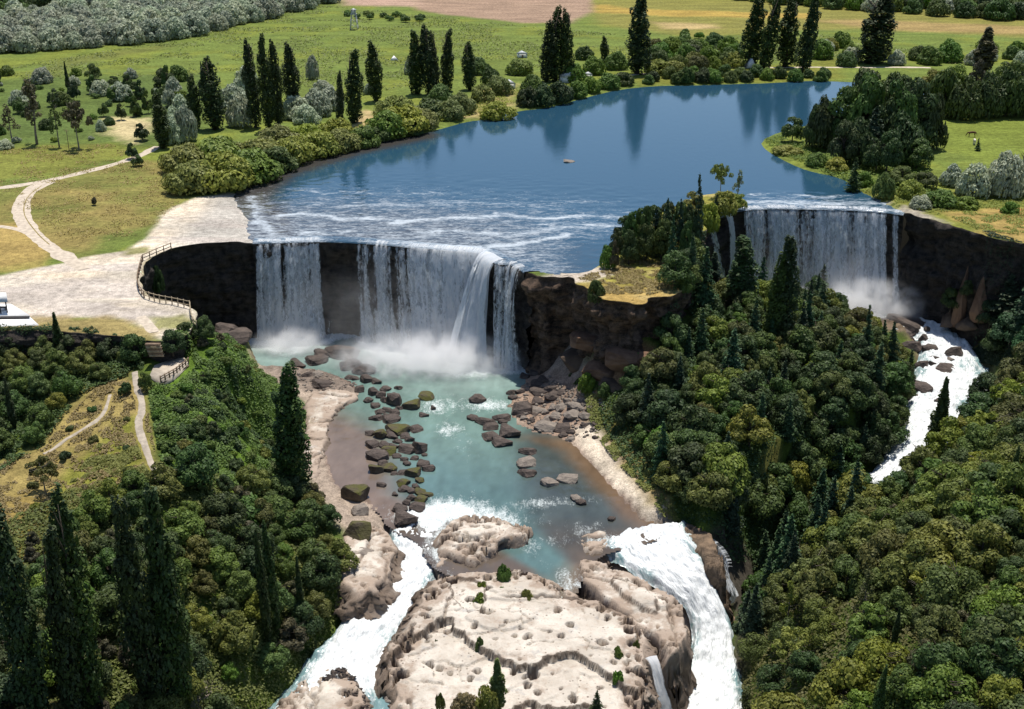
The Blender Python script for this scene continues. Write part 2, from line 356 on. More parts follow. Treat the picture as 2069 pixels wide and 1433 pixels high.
def sample(G, x, y):
    x = np.asarray(x, float); y = np.asarray(y, float)
    i = np.clip(np.searchsorted(gx, x)-1, 0, nc-2); j = np.clip(np.searchsorted(gy, y)-1, 0, nr-2)
    a = np.clip((x-gx[i])/(gx[i+1]-gx[i]), 0, 1); b = np.clip((y-gy[j])/(gy[j+1]-gy[j]), 0, 1)
    return (G[j, i]*(1-a)+G[j, i+1]*a)*(1-b)+(G[j+1, i]*(1-a)+G[j+1, i+1]*a)*b
def hz(x, y): return sample(HH2, x, y)
def ground(u, v):                                   # where the ground lies at a picture position
    dd = ray(u, v); k = np.concatenate([np.arange(110, 480, 0.35), np.arange(480, 1600, 2)])
    X, Y, Z = dd[0]*k, dd[1]*k, CAM_H+dd[2]*k
    below = Z < hz(X, Y)
    i = int(np.argmax(below)) if below.any() else len(k)-1
    if i > 0:
        a, b = Z[i-1]-hz(X[i-1], Y[i-1]), hz(X[i], Y[i])-Z[i]; t = a/(a+b+1e-9); kk = k[i-1]+(k[i]-k[i-1])*max(0, min(1, t))
    else: kk = k[0]
    p = dd*kk; return np.array([p[0], p[1], float(hz(p[0], p[1]))])
print('terrain heights', round(time.time()-T0, 1))
# ---- what covers the ground (base colours), patch by patch
def patch(px, z=None): return [(at(u, v, z) if z is not None else ground(u, v))[:2] for u, v in px]
C_GREEN, C_LUSH, C_DRY, C_GRAV, C_ROCK, C_SCRUB = map(np.array, ((.125, .160, .036), (.095, .135, .030), (.36, .24, .085), (.50, .44, .36), (.40, .36, .32), (.06, .085, .02)))
C_SAND, C_SOIL, C_WET = np.array((.58, .50, .40)), np.array((.18, .10, .06)), np.array((.14, .095, .075))
n1 = fbm(fx*0.05, fy*0.05, 31); n2 = fbm(fx*0.25, fy*0.25, 41); n3 = fbm(fx*0.012, fy*0.03, 51); n4 = fbm(fx*0.1, fy*0.1, 61)
def bl(col, new, m): return col*(1-m[:, None])+np.asarray(new)*m[:, None]
wob = (n2-0.5)*5+(n4-0.5)*7
def msk(P, soft=1.5, wb=1.0):
    x0, y0 = np.min(P, 0)-12; x1, y1 = np.max(P, 0)+12
    m = np.zeros(fx.shape); q = (fx > x0) & (fx < x1) & (fy > y0) & (fy < y1)
    if q.any(): m[q] = sstep(-soft, soft, sdpoly(fx[q], fy[q], P)+wob[q]*wb)
    return m
pc = np.tile(C_GREEN, (len(fx), 1))
pc = bl(pc, (.17, .185, .03), sstep(.45, .7, n1)*0.6); pc = bl(pc, C_LUSH, sstep(.5, .75, n4)*0.5)
yy = sstep(640, 760, fy)
pc = bl(pc, (.19, .17, .045), msk(patch([(1195, -40), (1195, 25), (1210, 50), (1400, 75), (1640, 60), (1800, 60), (2200, 85), (2200, -40)], 0), 8)*0.85)
pc = bl(pc, (.36, .24, .06), msk(patch([(1200, 8), (1300, 20), (1640, 28), (1640, 38), (1380, 34), (1200, 25)], 0), 6, 1.4)*0.8)
pc = bl(pc, (.40, .29, .14), msk(patch([(1320, 45), (1440, 48), (1450, 58), (1340, 60)], 0), 6)*0.8)
pc = bl(pc, (.30, .20, .09), msk(patch([(1640, 42), (1760, 40), (2100, 55), (2100, 70), (1800, 62)], 0), 8, 1.3)*0.7)
pc = bl(pc, (.27, .185, .13), msk(patch([(820, -30), (1197, -30), (1197, 24), (1150, 47), (1060, 46), (900, 30), (840, 20)], 0), 5, 0.5))
pc = bl(pc, (.34, .23, .17), msk(patch([(660, -30), (850, -30), (850, 14), (700, 12)], 0), 8, 0.6))
pc = bl(pc, (.36, .22, .17), msk(patch([(80, -25), (170, -25), (165, 22), (90, 18)], 0), 8, 0.6))
pc = bl(pc, (.12, .12, .035), msk(patch([(60, 150), (130, 120), (330, 90), (350, 96), (150, 132), (90, 160)], 0), 5, 1.2)*0.6)
# left: rough ground among the trees, yellow lawn, dry lawn, pale gravel and rock
pc = bl(pc, (.075, .11, .03), msk(patch([(-200, 165), (80, 160), (300, 150), (420, 150), (420, 250), (330, 300), (250, 290), (-200, 300)], 0), 6, 1.5)*0.8)
pc = bl(pc, (.45, .37, .2), msk(patch([(215, 240), (300, 238), (312, 262), (270, 288), (215, 272)], 0), 5, 1.5))
pc = bl(pc, (.155, .160, .035), msk(patch([(-200, 300), (0, 300), (230, 292), (262, 310), (120, 350), (-200, 390)], 0), 4, .8)*0.9)
lawn = msk(patch([(-200, 380), (60, 372), (280, 322), (350, 335), (390, 385), (350, 420), (310, 470), (150, 520), (-200, 560)], 0), 4, .8)
pc = bl(pc, bl(np.tile((.145, .150, .040), (len(fx), 1)), (.24, .180, .065), .8*sstep(.35, .75, n1*.5+n4*.5+0.22*sstep(345, 300, fy))), lawn)
pc = bl(pc, (.10, .135, .030), msk(patch([(180, 480), (310, 455), (345, 478), (300, 498), (200, 502)], 0), 3, .8)*0.85)
pc = bl(pc, C_DRY, msk(patch([(-200, 455), (40, 450), (110, 500), (100, 545), (-200, 560)], 0), 3, 1)*0.5)
lot = msk(patch([(-200, 566), (0, 556), (100, 536), (180, 520), (250, 508), (300, 482), (330, 430), (400, 398), (480, 388), (515, 440), (530, 500), (400, 520), (300, 545), (300, 580), (400, 600), (402, 660), (335, 690), (300, 668), (250, 645), (150, 640), (60, 655), (-200, 665)], 0), 1.2, .45)
lc = bl(np.tile(C_GRAV, (len(fx), 1)), (.60, .50, .38), sstep(.35, .65, n4)*sstep(-60, -115, fx)); lc = bl(lc, (.36, .31, .25), sstep(.5, .7, n2)*0.6)
slab = sstep(-98, -88, fx)*sstep(308, 318, fy); lc = bl(lc, (.36, .335, .30), slab*0.9); lc = bl(lc, (.40, .35, .31), sstep(.5, .64, fbm(fx*.03, fy*.16, 63, 4))*.8)
pc = bl(pc, lc, lot)
pc = bl(pc, (.25, .19, .08), msk(patch([(0, 648), (60, 640), (150, 645), (230, 640), (300, 665), (300, 690), (0, 680)], 0), 2, .8)*0.9)
pc = bl(pc, (.17, .17, .04), msk(patch([(300, 640), (380, 632), (385, 655), (310, 662)], 0), 1.5, .8)*0.8)
pc = bl(pc, (.17, .17, .04), msk(patch([(250, 503), (300, 498), (300, 510), (255, 514)], 0), 1.2, .5)*0.8)
pc = bl(pc, (.22, .18, .06), msk(patch([(284, 572), (291, 533), (318, 512), (352, 501), (370, 520), (330, 560), (340, 609), (293, 598)], 0), 1.5, .5)*0.8)
# far bank with campers, right bank, island
pc = bl(pc, (.42, .30, .16), msk(patch([(690, 285), (740, 220), (760, 235), (720, 300)], 0), 3)*0.8)
pc = bl(pc, (.36, .27, .13), msk(patch([(930, 240), (970, 180), (1040, 170), (1040, 215), (985, 238)], 0), 4, 1.3)*0.7)
pc = bl(pc, (.16, .16, .03), msk(patch([(1280, 160), (1700, 118), (1700, 160), (1300, 172)], 0), 5)*0.8)
pc = bl(pc, (.135, .165, .030), msk(patch([(1860, 230), (2300, 225), (2300, 330), (1990, 325), (1900, 300)], 0), 4)*0.9)
pc = bl(pc, (.16, .165, .035), msk(patch([(1740, 390), (1900, 380), (2300, 370), (2300, 520), (2069, 495), (1900, 455), (1826, 432)], 0), 3)*0.9)
pc = bl(pc, (.33, .22, .08), msk(patch([(1900, 430), (2000, 420), (2300, 440), (2300, 520), (2069, 490), (1980, 472)], 0), 3, 1.2)*0.75)
pc = bl(pc, (.45, .20, .09), msk(patch([(2035, 425), (2075, 425), (2075, 445), (2040, 442)], 0), 1.5)*0.8)
pc = bl(pc, (.30, .26, .22), msk(patch([(1795, 408), (1870, 428), (1920, 452), (1830, 440)], 0), 2)*0.9)
isl = msk(patch([(1060, 570), (1150, 545), (1215, 530), (1270, 455), (1430, 380), (1520, 400), (1470, 460), (1420, 600), (1200, 640)], 0), 1, 0)
ic = bl(np.tile((.33, .225, .075), (len(fx), 1)), (.20, .19, .04), sstep(272, 286, fy+wob)); ic = bl(ic, (.42, .33, .15), sstep(.5, .7, n2)*0.5)
pc = bl(pc, ic, isl)
pc = bl(pc, (.42, .36, .30), msk(patch([(1095, 556), (1150, 545), (1230, 535), (1260, 550), (1190, 570), (1160, 572)], 0), 1.5, .35)*0.95)
# gorge floor and slopes
gc = bl(np.tile((.05, .075, .016), (len(fx), 1)), (.085, .12, .02), sstep(.45, .65, n2))
gc = bl(gc, (.28, .155, .085), msk(patch([(1110, 690), (1190, 640), (1310, 660), (1320, 740), (1230, 800), (1210, 830), (1130, 790), (1100, 740)]), 2)*0.9)
gc = bl(gc, (.20, .10, .055), msk(patch([(1220, 660), (1310, 650), (1300, 700), (1220, 700)]), 1.5)*0.8)
shore = [(420, 720), (430, 660), (520, 640), (1070, 690), (1200, 800), (1180, 860), (1250, 900), (1300, 1000), (1380, 1060), (1450, 1200), (1440, 1500), (520, 1500), (600, 1370), (700, 1240), (740, 1170), (690, 1080), (625, 1000), (610, 900), (620, 820), (560, 790), (520, 760)]
gc = bl(gc, (.30, .24, .19), msk(patch(shore, BASZ), 1.5, .5))
gc = bl(gc, (.15, .12, .10), msk(patch([(430, 700), (450, 650), (520, 650), (740, 700), (760, 760), (720, 790), (600, 790), (530, 770), (520, 745), (500, 700)], BASZ), 2)*0.8)
gc = bl(gc, (.24, .16, .115), msk(patch([(1050, 750), (1200, 800), (1210, 870), (1150, 890), (1060, 870), (1010, 800)], BASZ), 2)*0.7)
gc = bl(gc, (.48, .41, .325), msk(patch([(1155, 868), (1200, 870), (1235, 930), (1300, 1010), (1340, 1045), (1300, 1050), (1215, 965)], BASZ), 1.0, .25))
gc = bl(gc, (.20, .15, .05), msk(patch([(1205, 830), (1260, 880), (1310, 980), (1350, 1030), (1320, 1030), (1250, 945), (1210, 880)], BASZ), 2)*0.8)
sdb = np.full(fx.shape, -99.0); sdb[near] = sdpoly(fx[near], fy[near], BASIN)
gc = bl(gc, C_WET, sstep(-0.8, 0.5, sdb+(n2-.5)*2)*near)
gc = bl(gc, (.27, .20, .075), msk(patch([(-100, 1080), (0, 930), (90, 900), (130, 830), (200, 760), (270, 745), (300, 800), (320, 960), (250, 960), (150, 1000), (60, 1060)]), 2.5, .8)*0.85)
gc = bl(gc, (.15, .16, .025), msk(patch([(120, 960), (190, 880), (270, 850), (300, 940), (320, 980), (200, 1010), (60, 1080)]), 2.5)*0.85)
gc = bl(gc, (.24, .17, .05), msk(patch([(-100, 1080), (60, 1000), (130, 1010), (110, 1120), (0, 1180)]), 3, 1.3)*0.7)
gc = bl(gc, (.085, .145, .02), msk(patch([(300, 800), (390, 690), (500, 690), (525, 760), (560, 780), (620, 830), (580, 990), (420, 960), (330, 940)]), 2, .6)*0.85)
gc = bl(gc, (.45, .37, .31), msk(patch([(395, 1380), (450, 1372), (440, 1450), (390, 1450)]), 1.0, .3)*0.95)
gc = bl(gc, (.20, .17, .05), msk(patch([(1500, 1000), (1560, 965), (1570, 985), (1530, 1010)]), 1.5)*0.8)
gc = bl(gc, (.20, .17, .05), msk(patch([(1690, 1350), (1730, 1320), (1740, 1400), (1700, 1420)]), 1.5)*0.8)
gc = bl(gc, (.26, .13, .07), msk(patch([(1890, 560), (1960, 540), (2000, 560), (1990, 640), (1940, 680), (1890, 640)]), 2)*0.8)
gc = bl(gc, (.16, .115, .085), msk(patch([(1850, 620), (1930, 640), (2000, 740), (2010, 770), (1960, 860), (1850, 940), (1780, 970), (1790, 900), (1850, 820), (1850, 700), (1780, 660), (1680, 640), (1480, 620), (1480, 590), (1800, 590)]), 2)*0.9)
gc = bl(gc, (.065, .055, .045), msk(patch([(1430, 1080), (1500, 1090), (1530, 1150), (1520, 1250), (1510, 1420), (1460, 1420), (1490, 1250)]), 1.5, .4)*.95)
def ground_mat(name):
    m = NT(name); v = m.coord(); c = m.attr('albedo', True)
    n = m.noise(v, 0.55, 6, 0.65); nf = m.noise(v, 3.0, 4, 0.6)
    k = m.math('MULTIPLY', m.ramp(n, .25, .75, .68, 1.32), m.ramp(nf, .25, .75, .66, 1.34))
    vs = m.coord(scale=(.35, 1, 1)); k = m.math('MULTIPLY', k, m.ramp(m.noise(vs, .11, 5, .6), .3, .7, .80, 1.2))
    cc = m.n('Vector' + 'Math', operation='SCALE'); m.t.links.new(c, cc.inputs[0]); m.t.links.new(k, cc.inputs['Scale'])
    hgt = m.math('ADD', m.math('MULTIPLY', n, 0.6), m.math('MULTIPLY', nf, 0.3))
    return m.done(m.bsdf(cc.outputs[0], 0.95, m.bump(hgt, 0.6, 0.5), 0.08))
M_GROUND = ground_mat('ground_cover')
F = gridfaces(nr, nc)
okp = (SDG[F] < -0.9).all(1); okg = (SDG[F] > -6.5).any(1)
V_, F_, a_ = compact(np.stack([fx, fy, HP], 1), F[okp], {'albedo': pc})
tag(link('ground', mesh('ground', V_, F_, M_GROUND, attrs=a_)), 'flat green river plain with pale gravel and dry lawn', kind='structure')
V_, F_, a_ = compact(np.stack([fx, fy, HG], 1), F[okg], {'albedo': gc})
tag(link('gorge_terrain', mesh('gorge_terrain', V_, F_, M_GROUND, attrs=a_)), 'gorge floor and slopes below the falls', kind='structure')
SDB2 = sdb.reshape(nr, nc); PC2 = pc.reshape(nr, nc, 3); GC2 = gc.reshape(nr, nc, 3)
print('terrain meshes', round(time.time()-T0, 1))
# ================================================================== CLIFFS
def rock_mat(name, dark, light, scale=0.25, band=0.6, rough=0.9, wet=0.0, bump=0.8, moss=None):
    m = NT(name); v = m.coord(); vb = m.coord(scale=(0.18, 0.18, 1.0))
    n = m.noise(v, scale, 7, 0.65); st = m.noise(vb, band, 5, 0.6); nf = m.noise(v, scale*7, 5, 0.65)
    k = m.math('ADD', m.math('MULTIPLY', n, 0.5), m.math('ADD', m.math('MULTIPLY', st, 0.3), m.math('MULTIPLY', nf, 0.2)))
    c = m.mix(m.ramp(k, .36, .64), dark, light)
    if moss:
        g = m.n('NewGeometry'); sx = m.n('SeparateXYZ'); m.t.links.new(g.outputs['Normal'], sx.inputs[0])
        mk = m.math('MULTIPLY', m.ramp(sx.outputs[2], .15, .7), m.ramp(m.noise(v, 0.9, 4), .35, .6))
        c = m.mix(mk, c, moss)
    return m.done(m.bsdf(c, rough, m.bump(m.math('ADD', k, m.math('MULTIPLY', nf, .4)), bump, 0.8), 0.25+wet))
M_CLIFF = rock_mat('basalt_cliff', (.010, .009, .008), (.080, .064, .052), 0.5, 1.3, .8, bump=1.0)
M_CLIFF2 = rock_mat('brown_cliff', (.045, .03, .022), (.15, .11, .08), 0.3, 0.5)
def strip_attr(P):
    return sample(PC2[:, :, 0], P[:, 0], P[:, 1]), sample(PC2[:, :, 1], P[:, 0], P[:, 1]), sample(PC2[:, :, 2], P[:, 0], P[:, 1])
def cliff(name, L, label, lip=False, amp=1.0, mat=None, wavy=0.0, seed=0, column=0.5):
    R, s = smooth_poly(W0(L), 0.55, it=1); N = normals2(R); n = len(R)
    if wavy: R[:, :2] -= N*((fbm(s*0.22, s*0+seed, seed+3, 3)-.5)*wavy)[:, None]
    rows = []; cols = []; mi = []
    capz = sample(HP2, *(R[:, :2]+N*2.2).T)
    if lip: capz = np.full(n, RIVZ-0.12)
    offs = [5.0, 3.4, 2.2, 1.2, 0.5, 0.0]
    for o_ in offs:
        P = R[:, :2]+N*o_
        z = capz+0.03-(0.25 if o_ == 5.0 else 0)+((fbm(P[:, 0]*.5, P[:, 1]*.5, 77, 3)-.5)*0.25 if (not lip and o_ < 5) else 0)
        rows.append(np.stack([P[:, 0], P[:, 1], z], 1))
    top = rows[-1][:, 2]
    bot = np.minimum(sample(HG2, *(R[:, :2]-N*1.0).T), sample(HG2, *(R[:, :2]-N*3.5).T))-1.5
    bot = np.minimum(bot, top-1.0)
    nz = 56
    for k in range(1, nz+1):
        t = k/nz; z = top+(bot-top)*t; dz = top-z
        blocky = np.floor(fbm(s*.5, z*.35, 11+seed, 2)*5)/5
        d = (fbm(s*.07, z*.22, 21+seed, 4)-.5)*3.0+(blocky-.5)*2.2*column*2+(fbm(s*1.1, z*.12, 31+seed, 3)-.5)*1.6*column+(np.floor(fbm(s*.02, z*.22, 43+seed, 2)*9)/9-.5)*3.4
        d = d*amp*np.clip(dz/2.0, 0.15, 1)-0.9*amp*sstep(1, 9, dz)*sstep(30, 14, dz)
        P = R[:, :2]-N*d[:, None]
        rows.append(np.stack([P[:, 0], P[:, 1], z], 1))
    V = np.concatenate(rows); F = gridfaces(len(rows), n)[:, ::-1]
    fm = np.concatenate([np.full((len(offs)-1)*(n-1), 0 if not lip else 1), np.full(nz*(n-1), 1)])
    al = np.stack([sample(PC2[:, :, c], V[:, 0], V[:, 1]) for c in range(3)], 1)
    o = link(name, mesh(name, V, F, mats=[M_GROUND, mat or M_CLIFF], fmat=fm, attrs={'albedo': al}))
    return tag(o, label, kind='structure')
cliff('cliff', EDGE_A, 'dark curved cliff and low bank below the pale gravel', wavy=1.5, seed=1)
cliff('cliff', LIP_M, 'dark cliff behind the broad left waterfall', lip=True, seed=2)
cliff('cliff', EDGE_I, 'dark cliff under the dry grass of the island', wavy=4.0, seed=3, amp=1.5, mat=rock_mat('island_cliff_rock', (.014, .011, .009), (.19, .125, .085), .45, 1.3, .85, bump=1.0))
cliff('cliff', LIP_R, 'dark cliff behind the distant right waterfall', lip=True, seed=4)
cliff('cliff', EDGE_R, 'dark cliff to the right of the distant waterfall', wavy=3.0, seed=5, amp=1.3)
# ================================================================== WATER
def water_mat(name, deep, shal, rough=0.06, wave=0.35, foam_scale=0.5, fstretch=(0.35, 1.0, 1.0), foam_col=(.82, .86, .88), wscale=0.5, vcol=False, flow=False):
    m = NT(name); v = m.coord(); vs = m.coord(scale=fstretch)
    foam = m.attr('foam'); sh = m.attr('shallow')
    n1_ = m.noise(vs, foam_scale, 6, 0.68, 0.6); n2_ = m.noise(vs, foam_scale*4.5, 5, 0.65, .3)
    nn = m.math('ADD', m.math('MULTIPLY', n1_, 0.6), m.math('MULTIPLY', n2_, 0.4))
    mk = m.ramp(m.math('ADD', nn, m.math('SUBTRACT', foam, 1.0)), -0.13, 0.17)
    if flow:
        uvn = m.n('UVMap'); mpf = m.n('Mapping'); m.t.links.new(uvn.outputs[0], mpf.inputs[0]); mpf.inputs['Scale'].default_value = (1.0, .32, 1.0)
        n1_ = m.noise(mpf.outputs[0], .5, 6, .65, 1.2); n2_ = m.noise(mpf.outputs[0], 2.0, 4, .65, .8)
        nn = m.math('ADD', m.math('MULTIPLY', n1_, 0.55), m.math('MULTIPLY', n2_, 0.45))
        mk = m.ramp(m.math('ADD', nn, m.math('SUBTRACT', foam, 1.0)), -0.14, 0.14)
    base = m.attr('wcol', True) if vcol else m.mix(m.ramp(m.math('ADD', sh, m.math('MULTIPLY', m.math('SUBTRACT', n1_, .5), .8)), .1, .9), deep, shal)
    wv = m.coord(scale=(1.0, 0.6, 1.0)); w1 = m.noise(wv, wscale, 5, 0.6); w2 = m.noise(wv, wscale*5, 3, 0.6)
    hgt = m.math('ADD', m.math('MULTIPLY', w1, m.math('ADD', .35, foam)), m.math('MULTIPLY', w2, .18))
    nrm = m.bump(hgt, wave, 0.5)
    wat = m.bsdf(base, rough, nrm, 0.5)
    fo = m.bsdf(m.mix(m.ramp(n2_, .3, .7), tuple(c*.8 for c in foam_col), foam_col), .8, m.bump(m.math('ADD', n1_, n2_), .8, 0.6), .2)
    mx = m.n('MixShader'); m.put(mx.inputs[0], mk); m.t.links.new(wat, mx.inputs[1]); m.t.links.new(fo, mx.inputs[2])
    return m.done(mx.outputs[0])
M_RIVER = water_mat('river_water', (.019, .062, .105), (.052, .048, .045), 0.06, 0.14, 0.6, (0.40, 1.0, 1.0), (.52, .58, .64))
M_BASIN = water_mat('pool_water', vcol=True, deep=(.13, .25, .225), shal=(.085, .080, .070), rough=0.10, wave=0.4, foam_scale=0.7, fstretch=(1.0, 0.5, 1.0), foam_col=(.74, .80, .80))
M_WHITE = water_mat('white_water', (.16, .27, .28), (.12, .12, .11), 0.2, 0.5, 0.35, (1.0, .55, .6), (.84, .86, .86), flow=True)
def px3(L): return [ground(u, v) for u, v in L]
# upper river
q = (fy > 250) & (fy < 640) & (np.abs(fx) < 260)
sdr = np.full(fx.shape, -99.0); sdr[q] = sdpoly(fx[q], fy[q], RIVER)
bands = [([(555, 434), (600, 428), (690, 437), (760, 441), (820, 440)], .34, 1.4), ([(800, 446), (880, 436), (1000, 433), (1080, 438), (1170, 436), (1270, 440)], .40, 1.7), ([(560, 378), (650, 384), (800, 386), (900, 388)], .22, .9), ([(860, 470), (950, 462), (1040, 470), (1150, 460), (1230, 455)], .22, 2.0),
         ([(505, 395), (515, 425), (545, 470)], .30, 1.6), ([(930, 500), (1000, 492), (1075, 486), (1150, 470)], .42, 1.3), ([(620, 470), (700, 462)], .25, 1.2), ([(700, 415), (900, 408), (1100, 412), (1300, 400)], .18, 2.0),
         ([(1520, 392), (1590, 385), (1660, 395), (1740, 383), (1800, 410)], .34, 1.7), ([(1510, 405), (1640, 408), (1760, 405)], .30, 1.7), ([(1120, 295), (1180, 298), (1250, 306)], .22, .8), ([(1100, 452), (1260, 455)], .2, 1.2)]
dl = np.full(fx.shape, 999.0); dl[q] = np.minimum(dline(fx[q], fy[q], lipm), 999); dr_ = np.full(fx.shape, 999.0); dr_[q] = dline(fx[q], fy[q], lipr)
foam = .328+.10*sstep(75, 30, dl)+.03*sstep(32, 10, dl)+.12*sstep(20, 4, dr_)-.36*sstep(60, 95, dl)*sstep(14, 26, dr_)
foam = foam*(1-.55*sstep(8, 28, fx)*sstep(330, 300, fy)*sstep(20, 12, dr_*0+dl*0+np.abs(fx-22)))       # smooth sheet of water beside the island
for L, sgh, wd in bands:
    B = W0(L); dd = np.full(fx.shape, 99.0); dd[q] = dline(fx[q]+(n2[q]-.5)*6, fy[q]+(n4[q]-.5)*8, B); foam = foam+sgh*.42*np.exp(-(dd/wd)**2)*(.35+1.3*n2)
lshal = np.full(fx.shape, 99.0); lshal[q] = dline(fx[q], fy[q], W0([(500, 480), (495, 440), (470, 402), (560, 345), (700, 302), (840, 272)]))
shal = np.clip(sstep(16, 2, lshal)+.75*sstep(70, 14, dl)*sstep(70, -30, fx), 0, 1)*0.9
wz = RIVZ+(fbm(fx*.35, fy*.6, 71, 3)-.5)*0.7*np.clip(foam, 0, 1)
okw = ((sdr > -2.5)[F]).any(1) & ((SDG < -1.2)[F]).all(1)
V_, F_, a_ = compact(np.stack([fx, fy, wz], 1), F[okw], {'foam': foam, 'shallow': shal})
parts_v, parts_f, pa = [V_], [F_], [a_]
off = len(V_)
for L in (LIP_M, LIP_R):                              # the last metres before the lips
    R, s = smooth_poly(W0(L), 0.6); N = normals2(R); rows = []
    for o_ in (5.5, 4, 3, 2, 1.2, .5, 0, -.25):
        rows.append(np.concatenate([R[:, :2]+N*o_, np.full((len(R), 1), RIVZ+.03-(0.35 if o_ < 0 else 0)-(0.1 if o_ == 5.5 else 0))], 1))
    Vr = np.concatenate(rows); Vr[:, 2] += (fbm(Vr[:, 0]*.35, Vr[:, 1]*.6, 71, 3)-.5)*0.15
    Fr = gridfaces(len(rows), len(R))[:, ::-1]+off; off += len(Vr)
    parts_v.append(Vr); parts_f.append(Fr)
    dm = dline(Vr[:, 0], Vr[:, 1], lipm); ff = np.full(len(Vr), .49)
    if L is LIP_M:
        uu = pix(Vr.T)[0]; ff = np.interp(uu, [500, 520, 640, 660, 715, 740, 900, 980, 1000, 1060], [.3, .5, .54, .42, .38, .47, .58, .64, .5, .4])
    pa.append({'foam': ff, 'shallow': np.full(len(Vr), .35)})
Vt = np.concatenate(parts_v); Ft = np.concatenate(parts_f)
tag(link('river', mesh('river', Vt, Ft, M_RIVER, attrs={k: np.concatenate([p[k] for p in pa]) for k in ('foam', 'shallow')})), 'wide blue river breaking into riffles above the falls', 'river', kind='structure')
# pool and stream below the main falls
xs = np.arange(-105, 62, .55); ys = np.arange(184, 335, .55); BX, BY = np.meshgrid(xs, ys); bx, by = BX.ravel(), BY.ravel()
sb = sdpoly(bx, by, BASIN)
fbase = [at(u, v, BASZ) for u, v in ((530, 680), (640, 672), (760, 680), (870, 690), (960, 705), (1040, 725))]
df = dline(bx, by, fbase)
n_a = fbm(bx*.12, by*.12, 81); uu, vv, _ = pix((bx, by, np.full(bx.shape, BASZ)))
fo = 1.05*sstep(15, 1, df+(n_a-.5)*10-11*np.exp(-((uu-880)/130)**2)-6*np.exp(-((uu-585)/45)**2)+9*np.exp(-((uu-705)/35)**2))+.18*sstep(40, 10, df)
for (cu, cv, ru, rv, sg) in ((880, 820, 40, 20, .30), (1000, 820, 60, 14, .40), (905, 868, 26, 14, .34), (950, 900, 40, 40, .14), (830, 1040, 60, 25, .5), (1020, 1045, 120, 20, .36), (1080, 1015, 60, 15, .36), (1180, 1010, 90, 18, .3), (900, 1030, 60, 20, .5), (1170, 1165, 40, 35, .45), (1240, 1085, 60, 14, .6), (1110, 1085, 60, 18, .32), (1190, 1060, 60, 16, .33), (950, 1155, 60, 12, .35), (720, 1015, 60, 18, .3), (880, 1100, 40, 60, .5), (760, 700, 90, 20, .2)):
    fo = fo+sg*np.exp(-((uu-cu)/ru)**2-((vv-cv)/rv)**2)
shb = np.clip(1-sstep(1.0, 11, sb), 0, 1)*.75*sstep(770, 830, vv)
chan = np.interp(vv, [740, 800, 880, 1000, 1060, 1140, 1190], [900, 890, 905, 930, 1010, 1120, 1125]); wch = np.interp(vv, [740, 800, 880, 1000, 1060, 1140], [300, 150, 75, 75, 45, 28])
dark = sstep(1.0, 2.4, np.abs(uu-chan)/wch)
shb = np.clip(np.maximum(shb, dark*.85*sstep(800, 860, vv)+.5*sstep(640, 760, vv)*0), 0, 1)
nb = fbm(bx*.25, by*.1, 85, 4); nb2 = fbm(bx*.7, by*.35, 87, 3)
wcol = np.tile((.15, .235, .205), (len(bx), 1)); wcol = wcol*(1-.0)+0
def mixc(c0, c1, m_): return c0*(1-m_[:, None])+np.asarray(c1)*m_[:, None]
wcol = mixc(wcol, (.27, .36, .33), sstep(34, 8, df)*.8); wcol = mixc(wcol, (.075, .135, .14), sstep(860, 1010, vv+(nb-.5)*90)*.75)
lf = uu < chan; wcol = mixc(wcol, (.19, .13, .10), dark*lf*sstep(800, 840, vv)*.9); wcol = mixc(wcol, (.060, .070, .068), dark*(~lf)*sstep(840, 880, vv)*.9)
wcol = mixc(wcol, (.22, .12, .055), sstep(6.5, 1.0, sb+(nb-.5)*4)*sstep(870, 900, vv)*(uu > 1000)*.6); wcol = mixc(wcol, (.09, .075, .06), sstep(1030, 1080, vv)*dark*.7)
wcol *= .86*(.72+.56*nb)[:, None]*(.8+.4*nb2)[:, None]
bz = basin_level(bx, by)+(fbm(bx*.6, by*.6, 83, 3)-.5)*(.12+.9*np.clip(fo, 0, 1))
Fb = gridfaces(len(ys), len(xs)); okb = (sb > -1.2)[Fb].any(1)
V_, F_, a_ = compact(np.stack([bx, by, bz], 1), Fb[okb], {'foam': fo*.8+.06+.20*sstep(1.6, .3, np.abs(uu-chan)/wch)*sstep(770, 800, vv)+.06*sstep(960, 1020, vv), 'shallow': shb, 'wcol': wcol})
tag(link('pool', mesh('pool', V_, F_, M_BASIN, attrs=a_)), 'turquoise pool and stream below the broad left waterfall', 'pool', kind='structure')
